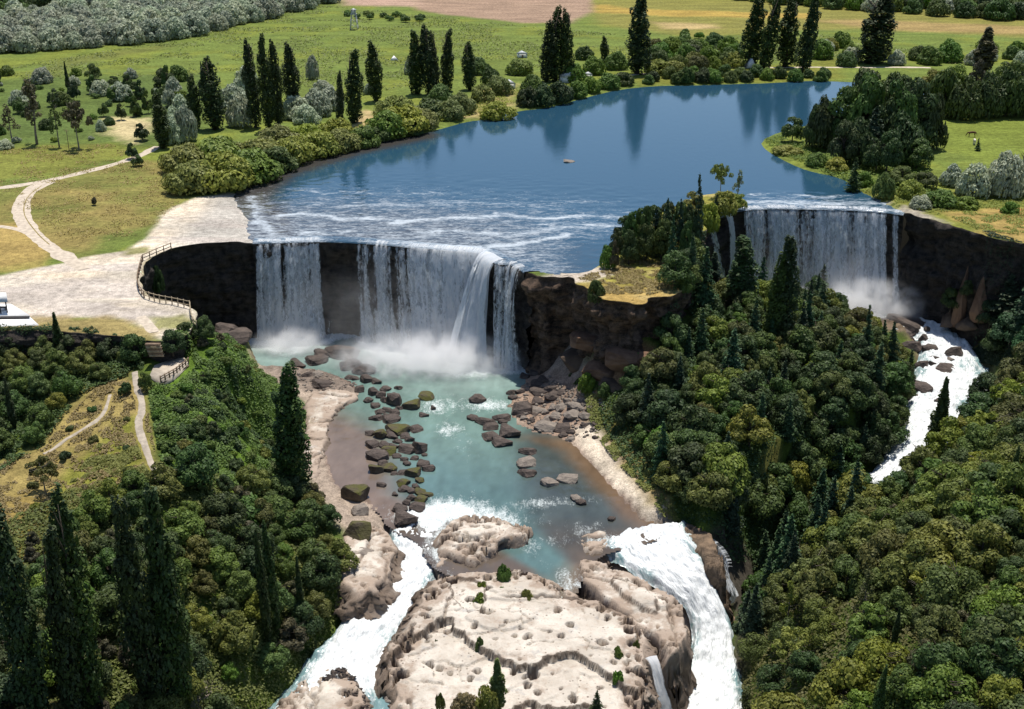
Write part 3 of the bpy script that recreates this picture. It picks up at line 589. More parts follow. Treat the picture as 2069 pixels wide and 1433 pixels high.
def ribbon(name, sec, mat, label, step=0.45, nw=60, amp=1.0, foamv=.8, shv=.3, under=1.2, foam_fn=None, seed=0):
    Lp = [at(a[0], a[1], a[4]) for a in sec]; Rp = [at(a[2], a[3], a[4]) for a in sec]
    C = [np.concatenate([l, r]) for l, r in zip(Lp, Rp)]
    A_, s = smooth_poly([np.concatenate([(c[:3]+c[3:])/2, c]) for c in C], step, it=2)
    n = len(A_); t = np.linspace(-.06, 1.06, nw)
    P = A_[:, None, 3:6]*(1-t)[None, :, None]+A_[:, None, 6:9]*t[None, :, None]
    X, Y, Z = P[..., 0], P[..., 1], P[..., 2].copy()
    edge = np.minimum(t, 1-t)[None, :]
    Z += (fbm(X*.45, Y*.45, 91+seed, 4)-.5)*1.9*amp+(fbm(X*1.6, Y*1.6, 95+seed, 3)-.5)*.9*amp+.35*sstep(0, .3, edge)-under*sstep(.05, -.06, edge)
    f = np.full(X.shape, foamv) if foam_fn is None else foam_fn(X, Y, Z, np.broadcast_to(t, X.shape), np.broadcast_to(s[:, None]/s[-1], X.shape))
    f = f+(fbm(X*.16, Y*.16, 97+seed, 2)-.5)*.34+(fbm(X*.5, Y*.5, 99+seed, 3)-.5)*.30*sstep(.22, 0, edge)
    V = np.stack([X, Y, Z], -1).reshape(-1, 3)
    Fq = gridfaces(n, nw)
    me = mesh(name, V, Fq, mat, attrs={'foam': f.ravel(), 'shallow': np.full(len(V), shv)})
    wd_ = np.linalg.norm(A_[:, 3:6]-A_[:, 6:9], axis=1)[:, None]; UV = np.stack([(t[None, :]-.5)*wd_+0*X, np.broadcast_to(s[:, None], X.shape)], -1).reshape(-1, 2)
    me.uv_layers.new(name='UVMap').data.foreach_set('uv', UV[Fq.ravel()].astype(np.float32).ravel()); o = link(name, me)
    return tag(o, label, 'rapids', kind='structure')
def ff_left(X, Y, Z, t, s):
    f = .46+.28*np.sin(np.clip(t, 0, 1)*math.pi); return f-.30*sstep(.75, .92, s)*sstep(.35, .7, t)
ribbon('rapids', RIB['chute'],
       M_WHITE, 'white chute foaming down past the left side of the pale rock', foam_fn=ff_left, nw=80)
ribbon('rapids', RIB['cascade'],
       M_WHITE, 'white cascade pouring round the right side of the pale rock', nw=70, seed=3, foam_fn=lambda X, Y, Z, t, s: .48+.22*np.sin(np.clip(t, 0, 1)*math.pi)-.16*sstep(.8, .95, s))
ribbon('rapids', RIB['race'],
       M_WHITE, 'white rapids racing round the wooded island on the right', nw=56, seed=5, foam_fn=lambda X, Y, Z, t, s: .50+.20*np.sin(np.clip(t, 0, 1)*math.pi))
rp = smooth_poly([at(u, v, -30) for u, v in ((1470, 590), (1540, 560), (1820, 575), (1850, 610), (1840, 660), (1750, 670), (1650, 660), (1500, 640))], 1.0, closed=True)[0][:-1]
x0, y0 = rp[:, :2].min(0); x1, y1 = rp[:, :2].max(0); xs2 = np.arange(x0, x1, .8); ys2 = np.arange(y0, y1, .8); QX, QY = np.meshgrid(xs2, ys2)
s2 = sdpoly(QX.ravel(), QY.ravel(), rp); F2 = gridfaces(len(ys2), len(xs2)); V2 = np.stack([QX.ravel(), QY.ravel(), np.full(QX.size, -30.2)+(fbm(QX.ravel()*.6, QY.ravel()*.6, 3)-.5)*.8], 1)
V_, F_, a_ = compact(V2, F2[(s2 > 0)[F2].any(1)], {'foam': np.full(len(V2), .75), 'shallow': np.full(len(V2), .2), 'wcol': np.tile((.2, .3, .3), (len(V2), 1))})
tag(link('pool', mesh('pool', V_, F_, M_BASIN, attrs=a_)), 'foaming pool at the foot of the distant right waterfall', 'pool', kind='structure')
# ---- falling water
def fall_mat():
    m = NT('falling_water'); tc = m.n('UVMap'); 
    mp = m.n('Mapping'); m.t.links.new(tc.outputs[0], mp.inputs[0]); mp.inputs['Scale'].default_value = (1.0, 0.035, 1.0)
    mp2 = m.n('Mapping'); m.t.links.new(tc.outputs[0], mp2.inputs[0]); mp2.inputs['Scale'].default_value = (1.0, 0.16, 1.0)
    a = m.noise(mp.outputs[0], 0.55, 4, .6, .3); b = m.noise(mp2.outputs[0], 1.2, 5, .7, .2)
    flow = m.attr('flow'); mp4 = m.n('Mapping'); m.t.links.new(tc.outputs[0], mp4.inputs[0]); mp4.inputs['Scale'].default_value = (1.0, .42, 1.0)
    sp4 = m.noise(mp4.outputs[0], 1.15, 4, .75, .6)
    nn = m.math('ADD', m.math('MULTIPLY', a, .36), m.math('ADD', m.math('MULTIPLY', b, .26), m.math('MULTIPLY', sp4, .38)))
    k = m.math('ADD', nn, m.math('SUBTRACT', flow, 1.0))
    alpha = m.ramp(k, -.085, .045)
    mp3 = m.n('Mapping'); m.t.links.new(tc.outputs[0], mp3.inputs[0]); mp3.inputs['Scale'].default_value = (1.0, .3, 1.0)
    c_ = m.noise(mp3.outputs[0], 1.6, 6, .75, .4)
    col = m.mix(m.ramp(m.math('ADD', m.math('MULTIPLY', c_, .5), m.math('MULTIPLY', nn, .5)), .40, .58), (.66, .72, .78), (.99, .99, .99))
    d = m.bsdf(col, .7, m.bump(m.math('ADD', nn, c_), .7, .6), .2)
    tl = m.n('BsdfTranslucent'); m.put(tl.inputs[0], (.80, .85, .90, 1)); x1_ = m.n('MixShader'); x1_.inputs[0].default_value = .5
    m.t.links.new(d, x1_.inputs[1]); m.t.links.new(tl.outputs[0], x1_.inputs[2])
    tr = m.n('BsdfTransparent'); x2_ = m.n('MixShader'); m.put(x2_.inputs[0], alpha)
    m.t.links.new(tr.outputs[0], x2_.inputs[1]); m.t.links.new(x1_.outputs[0], x2_.inputs[2])
    return m.done(x2_.outputs[0])
M_FALL = fall_mat()
def curtain(top, bot, flow, label, zt=RIVZ, zb=BASZ-.5, out=6.5, step=.3, nz=60, layers=1, seed=0, ripple=.7, name='waterfall', run=1.6):
    T_, s = smooth_poly([at(u, v, zt) for u, v in top], step); n = len(T_)
    B0, _ = smooth_poly([at(u, v, zb) for u, v in bot], step); kk = np.linspace(0, 1, len(B0)); B_ = np.stack([np.interp(np.linspace(0, 1, n), kk, B0[:, c]) for c in range(3)], 1)
    N = normals2(T_); uT = pix(T_.T)[0]
    fl = np.interp(np.linspace(0, 1, n), [f[0] for f in flow], [f[1] for f in flow]) if flow[0][0] <= 0 else np.interp(uT, [f[0] for f in flow], [f[1] for f in flow])
    fl = np.clip(fl+(fbm(s*.45, s*0+seed, 131+seed, 3)-.5)*.30*(fl > .2), 0, 1.2)
    if name == 'waterfall' and len(flow) > 6: fl = np.where(fl > .16, fl*.38+.312, fl)
    V = []; FL = []; UV = []
    for ly in range(layers):
        rows = []
        for k in range(nz+1):
            t = k/nz
            if t < .08:                               # run-up over the lip
                a_ = 1-t/.08; P = T_.copy(); P[:, :2] += N*(run*a_-.35); P[:, 2] += .12-.10*a_*0+.10*ly
            else:
                q_ = (t-.08)/.92; h = q_**.5*.35+q_*.65; P = T_*(1-h)[None] if False else T_.copy()
                hb = q_**1.0; Bo = B_[:, :2]+N*out; P[:, :2] = T_[:, :2]*(1-hb)+Bo*hb; P[:, :2] -= N*(.35+out*q_**.5+ly*.7)
                P[:, 2] = T_[:, 2]+.12+(B_[:, 2]-T_[:, 2])*q_
                rp_ = (fbm(s*.55, q_*2.0+s*0, 101+seed+ly*7, 3)-.5)*2.2*ripple+(fbm(s*2.2, q_*4+s*0, 107+seed+ly, 2)-.5)*.8*ripple
                P[:, :2] -= N*(rp_*min(1, q_*6+.1))[:, None]
            rows.append(P); UV.append(np.stack([s+ly*37+seed*11, P[:, 2]], 1)); FL.append((fl*(.93 if t < .08 else 1)-(.10 if ly == 1 else .04))+.12*sstep(.5, 1, t)*(fl > .25))
        V.append(np.concatenate(rows))
    Fq = np.concatenate([gridfaces(nz+1, n)+i*n*(nz+1) for i in range(layers)]); V = np.concatenate(V); UV = np.concatenate(UV)
    me = mesh(name, V, Fq, M_FALL, attrs={'flow': np.concatenate(FL)})
    uvl = me.uv_layers.new(name='UVMap'); uvl.data.foreach_set('uv', UV[Fq.ravel()].astype(np.float32).ravel())
    return tag(link(name, me), label, 'waterfall', kind='structure')
curtain(LIP_M[:9], [(514, 690), (560, 688), (610, 684), (650, 684), (720, 690), (800, 700), (880, 712), (940, 722), (985, 732)],
        [(505, 0), (515, .1), (519, .62), (545, .72), (563, .8), (569, .45), (574, .35), (580, .7), (605, .75), (625, .66), (645, .6), (652, .22), (700, .05), (720, .1), (727, .5), (745, .6), (752, .35), (765, .62), (790, .56), (800, .42), (815, .6), (824, .35), (834, .72), (870, .75), (900, .85), (985, .92)],
        'broad left waterfall curtain with dark gaps, bluish in shade', seed=1, layers=2)
curtain([(972, 512), (985, 514), (996, 522), (1008, 527)], [(905, 730), (935, 738), (965, 742), (990, 742)], [(0, .8), (.2, 1.0), (.8, 1.0), (1, .7)], 'thick white fan of water at the corner of the left waterfall', out=9, seed=2, layers=2, ripple=1.1, run=2)
curtain([(1004, 528), (1020, 530), (1042, 532), (1058, 545), (1063, 549)], [(1000, 742), (1015, 746), (1030, 750), (1048, 752), (1056, 752)], [(1000, .75), (1010, .6), (1018, .75), (1026, .48), (1036, .8), (1042, .55), (1050, .72), (1056, .5), (1064, .2)], 'ribbed right end of the left waterfall beside the island cliff', out=6, seed=3, layers=2)
curtain(LIP_R[3:], [(1500, 612), (1560, 612), (1640, 616), (1740, 622), (1790, 628), (1826, 634)], [(1496, .35), (1505, .62), (1530, .72), (1545, .5), (1560, .75), (1610, .72), (1625, .55), (1650, .78), (1700, .7), (1720, .62), (1740, .78), (1775, .78), (1790, .7), (1796, .12), (1803, .1), (1808, .7), (1816, .66), (1821, .1), (1828, 0)],
        'wide distant waterfall dropping behind the wooded island', seed=4, layers=2, zb=-30.5)
curtain([(1458, 433), (1466, 430), (1475, 427)], [(1466, 600), (1472, 600), (1480, 600)], [(0, .3), (.25, .6), (.75, .62), (1, .3)], 'slender waterfall between the island trees and the wide distant fall', seed=5, zb=-29)
curtain([(1424, 450), (1430, 447), (1437, 444)], [(1452, 600), (1462, 600), (1474, 600)], [(0, .35), (.3, .62), (.7, .64), (1, .35)], 'slender slanting waterfall closest to the island trees', seed=6, zb=-29, out=4)
curtain([(1395, 1078), (1430, 1085), (1456, 1102), (1474, 1128), (1478, 1150)], [(1440, 1215), (1462, 1222), (1478, 1222), (1490, 1215), (1494, 1205)], [(0, .8), (.15, .55), (.3, .66), (.45, .5), (.6, .64), (.75, .5), (.9, .62), (1, .3)], 'thin strands of water over the brown rock on the right', zt=-30.9, zb=-43, seed=7, out=3, ripple=.5, run=.6)
curtain([(1306, 1336), (1318, 1331), (1332, 1330)], [(1328, 1462), (1344, 1460), (1364, 1456)], [(0, .42), (.2, .62), (.5, .72), (.8, .64), (1, .42)], 'short spout of water leaving the notch in the pale rock', zt=-31.2, zb=-40, seed=8, out=3.5, ripple=.5, run=1.0)
print('water', round(time.time()-T0, 1))
# ================================================================== ROCKS
M_PALE = None
def pale_mat():
    m = NT('pale_rock'); v = m.coord()
    n = m.noise(v, 0.16, 6, .6); nf = m.noise(v, 1.3, 6, .7); ns = m.noise(v, 6.0, 3, .6)
    c = m.mix(m.ramp(n, .35, .65), (.47, .415, .35), (.63, .57, .495))
    c = m.mix(m.ramp(nf, .52, .72, 0, .65), c, (.44, .34, .27)); c = m.mix(m.ramp(m.noise(v, .35, 5, .65), .58, .70, 0, .7), c, (.38, .36, .34))
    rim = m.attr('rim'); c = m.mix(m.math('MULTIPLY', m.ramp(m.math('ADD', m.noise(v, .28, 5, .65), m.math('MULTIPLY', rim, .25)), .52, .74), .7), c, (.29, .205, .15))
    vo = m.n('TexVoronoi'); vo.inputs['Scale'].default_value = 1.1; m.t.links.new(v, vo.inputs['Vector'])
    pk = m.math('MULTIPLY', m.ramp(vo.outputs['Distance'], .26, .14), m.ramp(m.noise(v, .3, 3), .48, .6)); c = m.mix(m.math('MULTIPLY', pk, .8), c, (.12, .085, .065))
    lo = m.attr('shade_wear'); c = m.mix(lo, c, (.095, .068, .05))  # painted shade of ledges and pits, plus dark joints and brown walls
    h = m.math('ADD', m.math('MULTIPLY', nf, .6), m.math('MULTIPLY', ns, .3))
    return m.done(m.bsdf(c, .9, m.bump(h, .7, .5), .15))
M_PALE = pale_mat()
rng = np.random.default_rng(7)
M_TAN = rock_mat('tan_wet_rock', (.07, .05, .035), (.26, .18, .115), .6, 1.0, .6)
def rock_slab(name, px, z0, label, res=.3, dome=.6, edge=3.0, holes=60, hole_r=(.35, 1.0), edge_bias=0.5, lower=(), tilt=(0, 0), seed=0, drop=8.0, rough=.8, cracks=4, mat=None):
    P = smooth_poly([at(u, v, z0) for u, v in px], 1.0, closed=True)[0][:-1]
    c0 = P[:, :2].mean(0); x0, y0 = P[:, :2].min(0)-4; x1, y1 = P[:, :2].max(0)+4
    xs_ = np.arange(x0, x1, res); ys_ = np.arange(y0, y1, res); X, Y = np.meshgrid(xs_, ys_); X, Y = X.ravel(), Y.ravel()
    wx = X+(fbm(X*.35, Y*.35, 201+seed)-.5)*2.2; wy = Y+(fbm(X*.35, Y*.35, 211+seed)-.5)*2.2
    s = sdpoly(wx, wy, P)
    z = z0+dome*sstep(0, 9, s)+tilt[0]*(X-c0[0])+tilt[1]*(Y-c0[1])
    st = fbm(X*.035, Y*.08, 221+seed, 3)*3.2; z += (np.floor(st)+sstep(.47, .53, st-np.floor(st)))*.55*rough+(fbm(X*.12, Y*.12, 225+seed, 3)-.5)*.5+(fbm(X*.7, Y*.7, 223+seed, 4)-.5)*.16*rough+(fbm(X*2.6, Y*2.6, 227+seed, 2)-.5)*.14*rough
    shade_wear = np.zeros(X.shape)
    ns_ = max(6, int((x1-x0)*(y1-y0)/26)); cx_, cy_ = rng.uniform(x0, x1, ns_), rng.uniform(y0, y1, ns_); d1 = np.full(X.shape, 1e9); d2 = d1.copy(); ci = np.zeros(X.shape, int)
    jx, jy = X+(fbm(X*.9, Y*.9, 241+seed, 3)-.5)*1.4, Y+(fbm(X*.9, Y*.9, 243+seed, 3)-.5)*1.4
    for i in range(ns_):                                # angular joint blocks
        dd = np.hypot(jx-cx_[i], (jy-cy_[i])*1.5); nw_ = dd < d1; d2 = np.where(nw_, d1, np.minimum(d2, dd)); ci = np.where(nw_, i, ci); d1 = np.where(nw_, dd, d1)
    hb_ = rng.normal(0, .13, ns_)*rough; tx, ty = rng.normal(0, .03, ns_)*rough, rng.normal(0, .03, ns_)*rough
    z += hb_[ci]+tx[ci]*(X-cx_[ci])+ty[ci]*(Y-cy_[ci]); jt = sstep(.28, .06, d2-d1)*(fbm(X*.2, Y*.2, 247+seed, 2) > .6); z -= .30*jt; shade_wear = np.maximum(shade_wear, .5*jt)
    for poly, amt in lower:
        Q = smooth_poly([at(u, v, z0) for u, v in poly], 1.0, closed=True)[0][:-1]
        sq = sdpoly(X+(fbm(X*.8, Y*.8, 203+seed, 3)-.5)*1.5, Y+(fbm(X*.8, Y*.8, 205+seed, 3)-.5)*1.5, Q); z -= amt*sstep(-.12, .12, sq); shade_wear = np.maximum(shade_wear, .85*sstep(.34, .08, np.abs(sq+.05)))  # ledge face darkened in the colour, as its shadow
    clus = fbm(X*.11, Y*.11, 261+seed, 2)+.12*sstep(6, 0, s); ins = np.argwhere(s > .5).ravel()
    hn = (fbm(X*1.3, Y*1.3, 263+seed, 2)-.5)*.9
    if len(ins):
        for _ in range(holes):
            i = ins[rng.integers(len(ins))]
            for _k in range(8):
                if (rng.random() < edge_bias and s[i] > 3.0) or clus[i] < .5: i = ins[rng.integers(len(ins))]
            r = hole_r[0]+(hole_r[1]-hole_r[0])*rng.random()**1.9; a = rng.uniform(0, math.pi); el = rng.uniform(.6, 1)
            dx, dy = X-X[i], Y-Y[i]; qx = (dx*math.cos(a)+dy*math.sin(a))/r; qy = (-dx*math.sin(a)+dy*math.cos(a))/(r*el)
            dd = np.sqrt(qx*qx+qy*qy)*(1+hn); z -= min(2.4*r, 1.7)*sstep(1.0, .9, dd); shade_wear = np.maximum(shade_wear, .85*sstep(1.1, .8, dd))  # shade inside each pit is put into the colour too
    for _ in range(cracks):                           # joints running across the slab
        a = rng.uniform(-.5, .5)+rng.choice([0, 1.4]); i = ins[rng.integers(len(ins))]; L_ = rng.uniform(3, 12)
        dx, dy = X-X[i], Y-Y[i]; al = dx*math.cos(a)+dy*math.sin(a); ac = -dx*math.sin(a)+dy*math.cos(a)+(fbm(al*.5, al*0+i, 3, 3)-.5)*2.4
        k_ = sstep(.36, .12, np.abs(ac))*sstep(L_, L_*.7, np.abs(al)); z -= .5*k_; shade_wear = np.maximum(shade_wear, .6*k_); z -= .3*sstep(-.1, .2, -ac)*sstep(L_, L_*.7, np.abs(al))*sstep(3, 0, np.abs(ac))
    e = np.clip(.4-s, 0, None); z -= e*edge*1.1
    wall = sstep(.5, -.6, s); shade_wear = np.maximum(shade_wear, wall*(.45+.5*fbm(X*.6, z*.9, 271+seed, 3)))
    qz = lambda q: np.floor(q*6)/6
    X = X+wall*((qz(fbm(z*.5, Y*.45, 273+seed, 2))-.5)*3.0+(fbm(z*1.4, Y*1.2, 275+seed, 3)-.5)*.9); Y = Y+wall*((qz(fbm(z*.5, X*.45, 277+seed, 2))-.5)*3.0+(fbm(z*1.4, X*1.2, 279+seed, 3)-.5)*.9)
    Fq = gridfaces(len(ys_), len(xs_)); keep = (s > -3.2)[Fq].all(1) & (z > z0-drop-3)[Fq].all(1)
    V_, F_, a_ = compact(np.stack([X, Y, np.maximum(z, z0-drop)], 1), Fq[keep], {'shade_wear': shade_wear, 'rim': sstep(7, 0, s)})
    return tag(link(name, mesh(name, V_, F_, mat or M_PALE, False, attrs=a_)), label, 'rock', kind='structure')
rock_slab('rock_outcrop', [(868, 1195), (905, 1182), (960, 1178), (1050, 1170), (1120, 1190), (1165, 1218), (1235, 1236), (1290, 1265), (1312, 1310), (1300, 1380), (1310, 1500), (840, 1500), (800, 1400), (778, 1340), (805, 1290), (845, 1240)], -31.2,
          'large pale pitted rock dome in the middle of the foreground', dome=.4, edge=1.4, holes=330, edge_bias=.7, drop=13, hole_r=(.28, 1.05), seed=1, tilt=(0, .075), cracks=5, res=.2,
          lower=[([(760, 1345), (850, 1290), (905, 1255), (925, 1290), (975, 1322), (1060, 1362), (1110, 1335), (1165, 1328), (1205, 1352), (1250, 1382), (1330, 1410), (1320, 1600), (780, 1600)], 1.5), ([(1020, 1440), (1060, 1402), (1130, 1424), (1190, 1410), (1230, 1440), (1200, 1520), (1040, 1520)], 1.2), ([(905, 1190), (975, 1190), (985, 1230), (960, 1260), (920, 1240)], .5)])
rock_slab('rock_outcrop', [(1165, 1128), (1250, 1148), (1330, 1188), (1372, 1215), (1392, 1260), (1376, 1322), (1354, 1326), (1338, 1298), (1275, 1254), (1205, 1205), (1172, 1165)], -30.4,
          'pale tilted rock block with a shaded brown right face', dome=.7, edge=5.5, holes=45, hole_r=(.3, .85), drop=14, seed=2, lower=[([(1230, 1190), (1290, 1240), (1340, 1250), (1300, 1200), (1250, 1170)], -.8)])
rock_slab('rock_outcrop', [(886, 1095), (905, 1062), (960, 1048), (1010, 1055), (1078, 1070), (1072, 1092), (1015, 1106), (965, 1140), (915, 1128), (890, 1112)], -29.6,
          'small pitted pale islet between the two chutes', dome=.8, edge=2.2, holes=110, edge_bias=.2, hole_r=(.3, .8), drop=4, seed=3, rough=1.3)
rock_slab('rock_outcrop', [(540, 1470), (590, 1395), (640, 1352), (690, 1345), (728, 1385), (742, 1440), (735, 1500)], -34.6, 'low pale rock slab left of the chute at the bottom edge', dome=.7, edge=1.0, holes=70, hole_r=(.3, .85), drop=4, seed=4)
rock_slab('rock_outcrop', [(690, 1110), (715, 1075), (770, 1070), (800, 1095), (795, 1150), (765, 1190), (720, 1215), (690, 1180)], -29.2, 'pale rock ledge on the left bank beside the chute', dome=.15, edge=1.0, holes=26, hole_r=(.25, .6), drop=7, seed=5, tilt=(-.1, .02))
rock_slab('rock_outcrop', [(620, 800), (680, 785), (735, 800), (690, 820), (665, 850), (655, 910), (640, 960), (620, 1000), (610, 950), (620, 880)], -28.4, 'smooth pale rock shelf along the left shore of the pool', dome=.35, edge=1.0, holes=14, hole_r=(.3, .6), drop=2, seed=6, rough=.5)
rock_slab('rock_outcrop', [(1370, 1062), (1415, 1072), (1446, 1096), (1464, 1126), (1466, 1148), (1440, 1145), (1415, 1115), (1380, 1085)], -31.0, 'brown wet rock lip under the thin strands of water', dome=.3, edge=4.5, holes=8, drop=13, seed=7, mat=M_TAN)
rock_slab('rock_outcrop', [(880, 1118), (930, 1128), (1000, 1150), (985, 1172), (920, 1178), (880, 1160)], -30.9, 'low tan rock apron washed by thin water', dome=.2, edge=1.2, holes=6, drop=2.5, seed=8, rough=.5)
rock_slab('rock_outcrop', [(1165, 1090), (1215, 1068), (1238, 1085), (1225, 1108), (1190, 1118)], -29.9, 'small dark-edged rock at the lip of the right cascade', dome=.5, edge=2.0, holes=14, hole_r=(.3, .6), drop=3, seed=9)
# ---- boulders
M_BOULD = rock_mat('dark_boulder', (.028, .022, .020), (.145, .112, .095), .9, 1.5, .75)
M_MOSSY = rock_mat('mossy_boulder', (.045, .035, .025), (.15, .12, .085), .9, 1.5, .85, moss=(.085, .085, .020))
M_GREYB = rock_mat('grey_boulder', (.12, .10, .09), (.33, .28, .23), .9, 1.5, .85)
def boulder_mesh(mat, seed, flat=False, blocky=True):
    import bmesh
    if blocky:                                          # an angular block: hull of points on a rough, squared-off lump
        bm = bmesh.new(); r = random.Random(seed*7+1)
        for k in range(24):
            q = Vector((r.gauss(0, 1), r.gauss(0, 1), r.gauss(0, 1))); q /= max(abs(q.x), abs(q.y), abs(q.z))**.7*q.length**.3
            bm.verts.new((q.x*.66, q.y*.66, min(q.z*.72, .5 if flat else .72)))
        h = bmesh.ops.convex_hull(bm, input=bm.verts); bmesh.ops.delete(bm, geom=[v for v in bm.verts if not v.link_faces], context='VERTS')
        bmesh.ops.bevel(bm, geom=list(bm.edges), offset=.035, segments=1, affect='EDGES', profile=.5, clamp_overlap=True)
        bmesh.ops.triangulate(bm, faces=bm.faces[:]); bmesh.ops.subdivide_edges(bm, edges=[e for e in bm.edges if e.calc_length() > .35], cuts=1)
        for v in bm.verts: v.co *= 1+(float(vn(v.co.x*3+seed, v.co.y*3+v.co.z*2, seed))-.5)*.14
        me = bpy.data.meshes.new('boulder'); bm.to_mesh(me); bm.free(); me.materials.append(mat)
        return me
    bm = bmesh.new(); bmesh.ops.create_icosphere(bm, subdivisions=3, radius=1.0)
    r = random.Random(seed); planes = []
    for k in range(13):
        n = Vector((r.gauss(0, 1), r.gauss(0, 1), r.gauss(0, .7))).normalized(); planes.append((n, r.uniform(.50, .80)))
    planes.append((Vector((r.uniform(-.15, .15), r.uniform(-.15, .15), 1)).normalized(), .5 if flat else r.uniform(.6, .8)))
    o1, o2 = r.uniform(0, 50), r.uniform(0, 50)
    for v in bm.verts:
        p = v.co.copy()
        for n, d_ in planes:
            e = p.dot(n)-d_
            if e > 0: p -= n*e*.97
        q = float(vn(p.x*2.2+o1+p.z*1.3, p.y*2.2+o2-p.z*.9, seed))-.5
        v.co = p*(1+q*.12)
    z = [v.co.z for v in bm.verts]; lo = min(z)
    me = bpy.data.meshes.new('boulder'); bm.to_mesh(me); bm.free(); me.materials.append(mat)
    for p in me.polygons: p.use_smooth = False
    return me
BM = {k: [boulder_mesh(m, 10+i, fl, k != 'm') for i in range(9)] for k, m, fl in (('d', M_BOULD, False), ('m', M_MOSSY, False), ('g', M_GREYB, False), ('f', M_GREYB, True))}
rr = random.Random(3)
def boulder(u, v, wpx, hpx, kind, label, group=None, z=None, zsink=.32):
    p = at(u, v, z) if z is not None else ground(u, v)
    if z is None and float(sample(SDB2, p[0], p[1])) > 0: p = at(u, v, float(basin_level(p[0], p[1])))
    f = pix(p)[2]; wm = wpx*f/FPX; hm = hpx*f/FPX
    o = link('boulder', rr.choice(BM[kind]))
    dep = wm*rr.uniform(.75, 1.0); hh = max(.35*wm, (hm-dep*.42)*1.05)
    k_ = .72 if kind == 'm' else .92; o.scale = (wm*k_, dep*k_, hh*(k_+.13)); o.location = (p[0], p[1]+dep*.3, p[2]+hh*(.5-zsink)); o.rotation_euler = (rr.uniform(-.12, .12), rr.uniform(-.12, .12), rr.uniform(-.5, .5))
    return tag(o, label, 'boulder', group)
ZX = lambda a: 700+a/3.448
ZY = lambda a: 740+a/3.448
GL, GR = 'boulders on the left side of the stream', 'boulders on the right side of the stream'
LB = 'dark wet boulder in the jumble along the left side of the stream'
MB_ = 'moss-topped boulder in the jumble along the left side of the stream'
left = [(145, 110, 90, 80), (210, 120, 60, 50), (190, 200, 70, 80), (240, 220, 60, 60), (330, 270, 90, 110), (200, 290, 60, 50), (330, 340, 70, 60), (270, 250, 60, 60), (205, 375, 90, 50), (310, 390, 110, 50), (480, 455, 90, 60), (180, 565, 80, 70), (420, 600, 110, 90), (515, 600, 90, 110), (320, 500, 80, 50), (400, 500, 70, 40), (215, 650, 135, 90), (530, 700, 80, 60), (570, 730, 80, 60), (390, 755, 60, 40), (330, 755, 40, 30), (240, 840, 60, 45), (545, 625, 40, 25), (355, 535, 60, 40), (300, 470, 50, 40), (400, 870, 75, 55), (445, 880, 60, 45), (450, 930, 60, 50), (370, 1010, 90, 60), (495, 1000, 95, 70),
        (90, 180, 60, 60), (150, 250, 60, 50), (110, 60, 50, 40), (60, 95, 60, 40), (20, 90, 50, 40), (270, 170, 70, 50), (360, 160, 50, 40), (230, 330, 70, 50), (280, 320, 60, 50), (370, 300, 50, 40), (260, 560, 70, 50), (330, 570, 60, 40), (350, 640, 60, 40), (440, 520, 60, 50), (470, 650, 60, 40), (400, 660, 50, 40), (160, 480, 60, 50), (250, 690, 60, 50), (420, 690, 50, 40), (480, 850, 50, 40), (420, 960, 50, 40), (340, 900, 40, 30)]
leftm = [(350, 470, 150, 110), (245, 500, 95, 95), (285, 610, 130, 60), (200, 745, 95, 95), (305, 730, 110, 80), (465, 770, 95, 95), (390, 830, 100, 40), (515, 810, 70, 35), (510, 890, 80, 50), (560, 910, 70, 45), (515, 945, 95, 70)]
for a, k in zip(left, ranks(left, lambda q: q[1])): boulder(ZX(a[0]), ZY(a[1]), a[2]/3.448, a[3]/3.448, 'd', 'dark wet boulder left of the stream, '+k+' counting downstream', GL)
for a, k in zip(leftm, ranks(leftm, lambda q: q[1])): boulder(ZX(a[0]), ZY(a[1]), a[2]/3.448, a[3]/3.448, 'm', 'moss-topped boulder in the left jumble, '+k+' counting downstream', GL)
boulder(ZX(455), ZY(300), 33, 28, 'm', 'big sloping moss-topped boulder at the outflow of the turquoise pool')
boulder(ZX(555), ZY(235), 33, 20, 'm', 'mossy wedge of rock reaching farthest into the pool outflow')
boulder(ZX(605), ZY(300), 9, 10, 'd', 'tiny dark rock in white water by the pool outflow')
boulder(ZX(540), ZY(350), 17, 10, 'd', 'small low dark rock alone in the turquoise stream')
boulder(ZX(415), ZY(1095), 40, 34, 'd', 'large round grey-brown boulder at the top of the left chute')
boulder(ZX(435), ZY(1165), 24, 17, 'd', 'dark boulder lying in the foam of the left chute', z=-30.6)
boulder(717, 1012, 46, 50, 'm', 'huge moss-covered boulder on the left bank, upper of two')
boulder(722, 1090, 56, 58, 'm', 'huge moss-covered boulder on the left bank, lower of two')
boulder(726, 1040, 30, 26, 'g', 'pale rounded boulder between the two huge mossy boulders')
right = [(965, 405, 120, 75), (1080, 380, 110, 50), (1005, 440, 95, 60), (1090, 400, 60, 50), (1000, 510, 110, 55), (1335, 200, 130, 70), (1450, 230, 120, 70), (1145, 195, 60, 50), (1210, 190, 60, 45), (1160, 230, 60, 40), (1340, 260, 80, 50), (1240, 85, 60, 50), (1310, 60, 70, 60), (1380, 110, 80, 50), (1285, 385, 50, 35), (1300, 350, 60, 40), (1220, 355, 60, 35), (1560, 470, 60, 50), (1510, 490, 60, 40), (1740, 415, 60, 40), (1660, 420, 50, 35), (1505, 450, 100, 70), (1430, 170, 90, 60), (1500, 200, 80, 60), (1330, 130, 80, 60)]
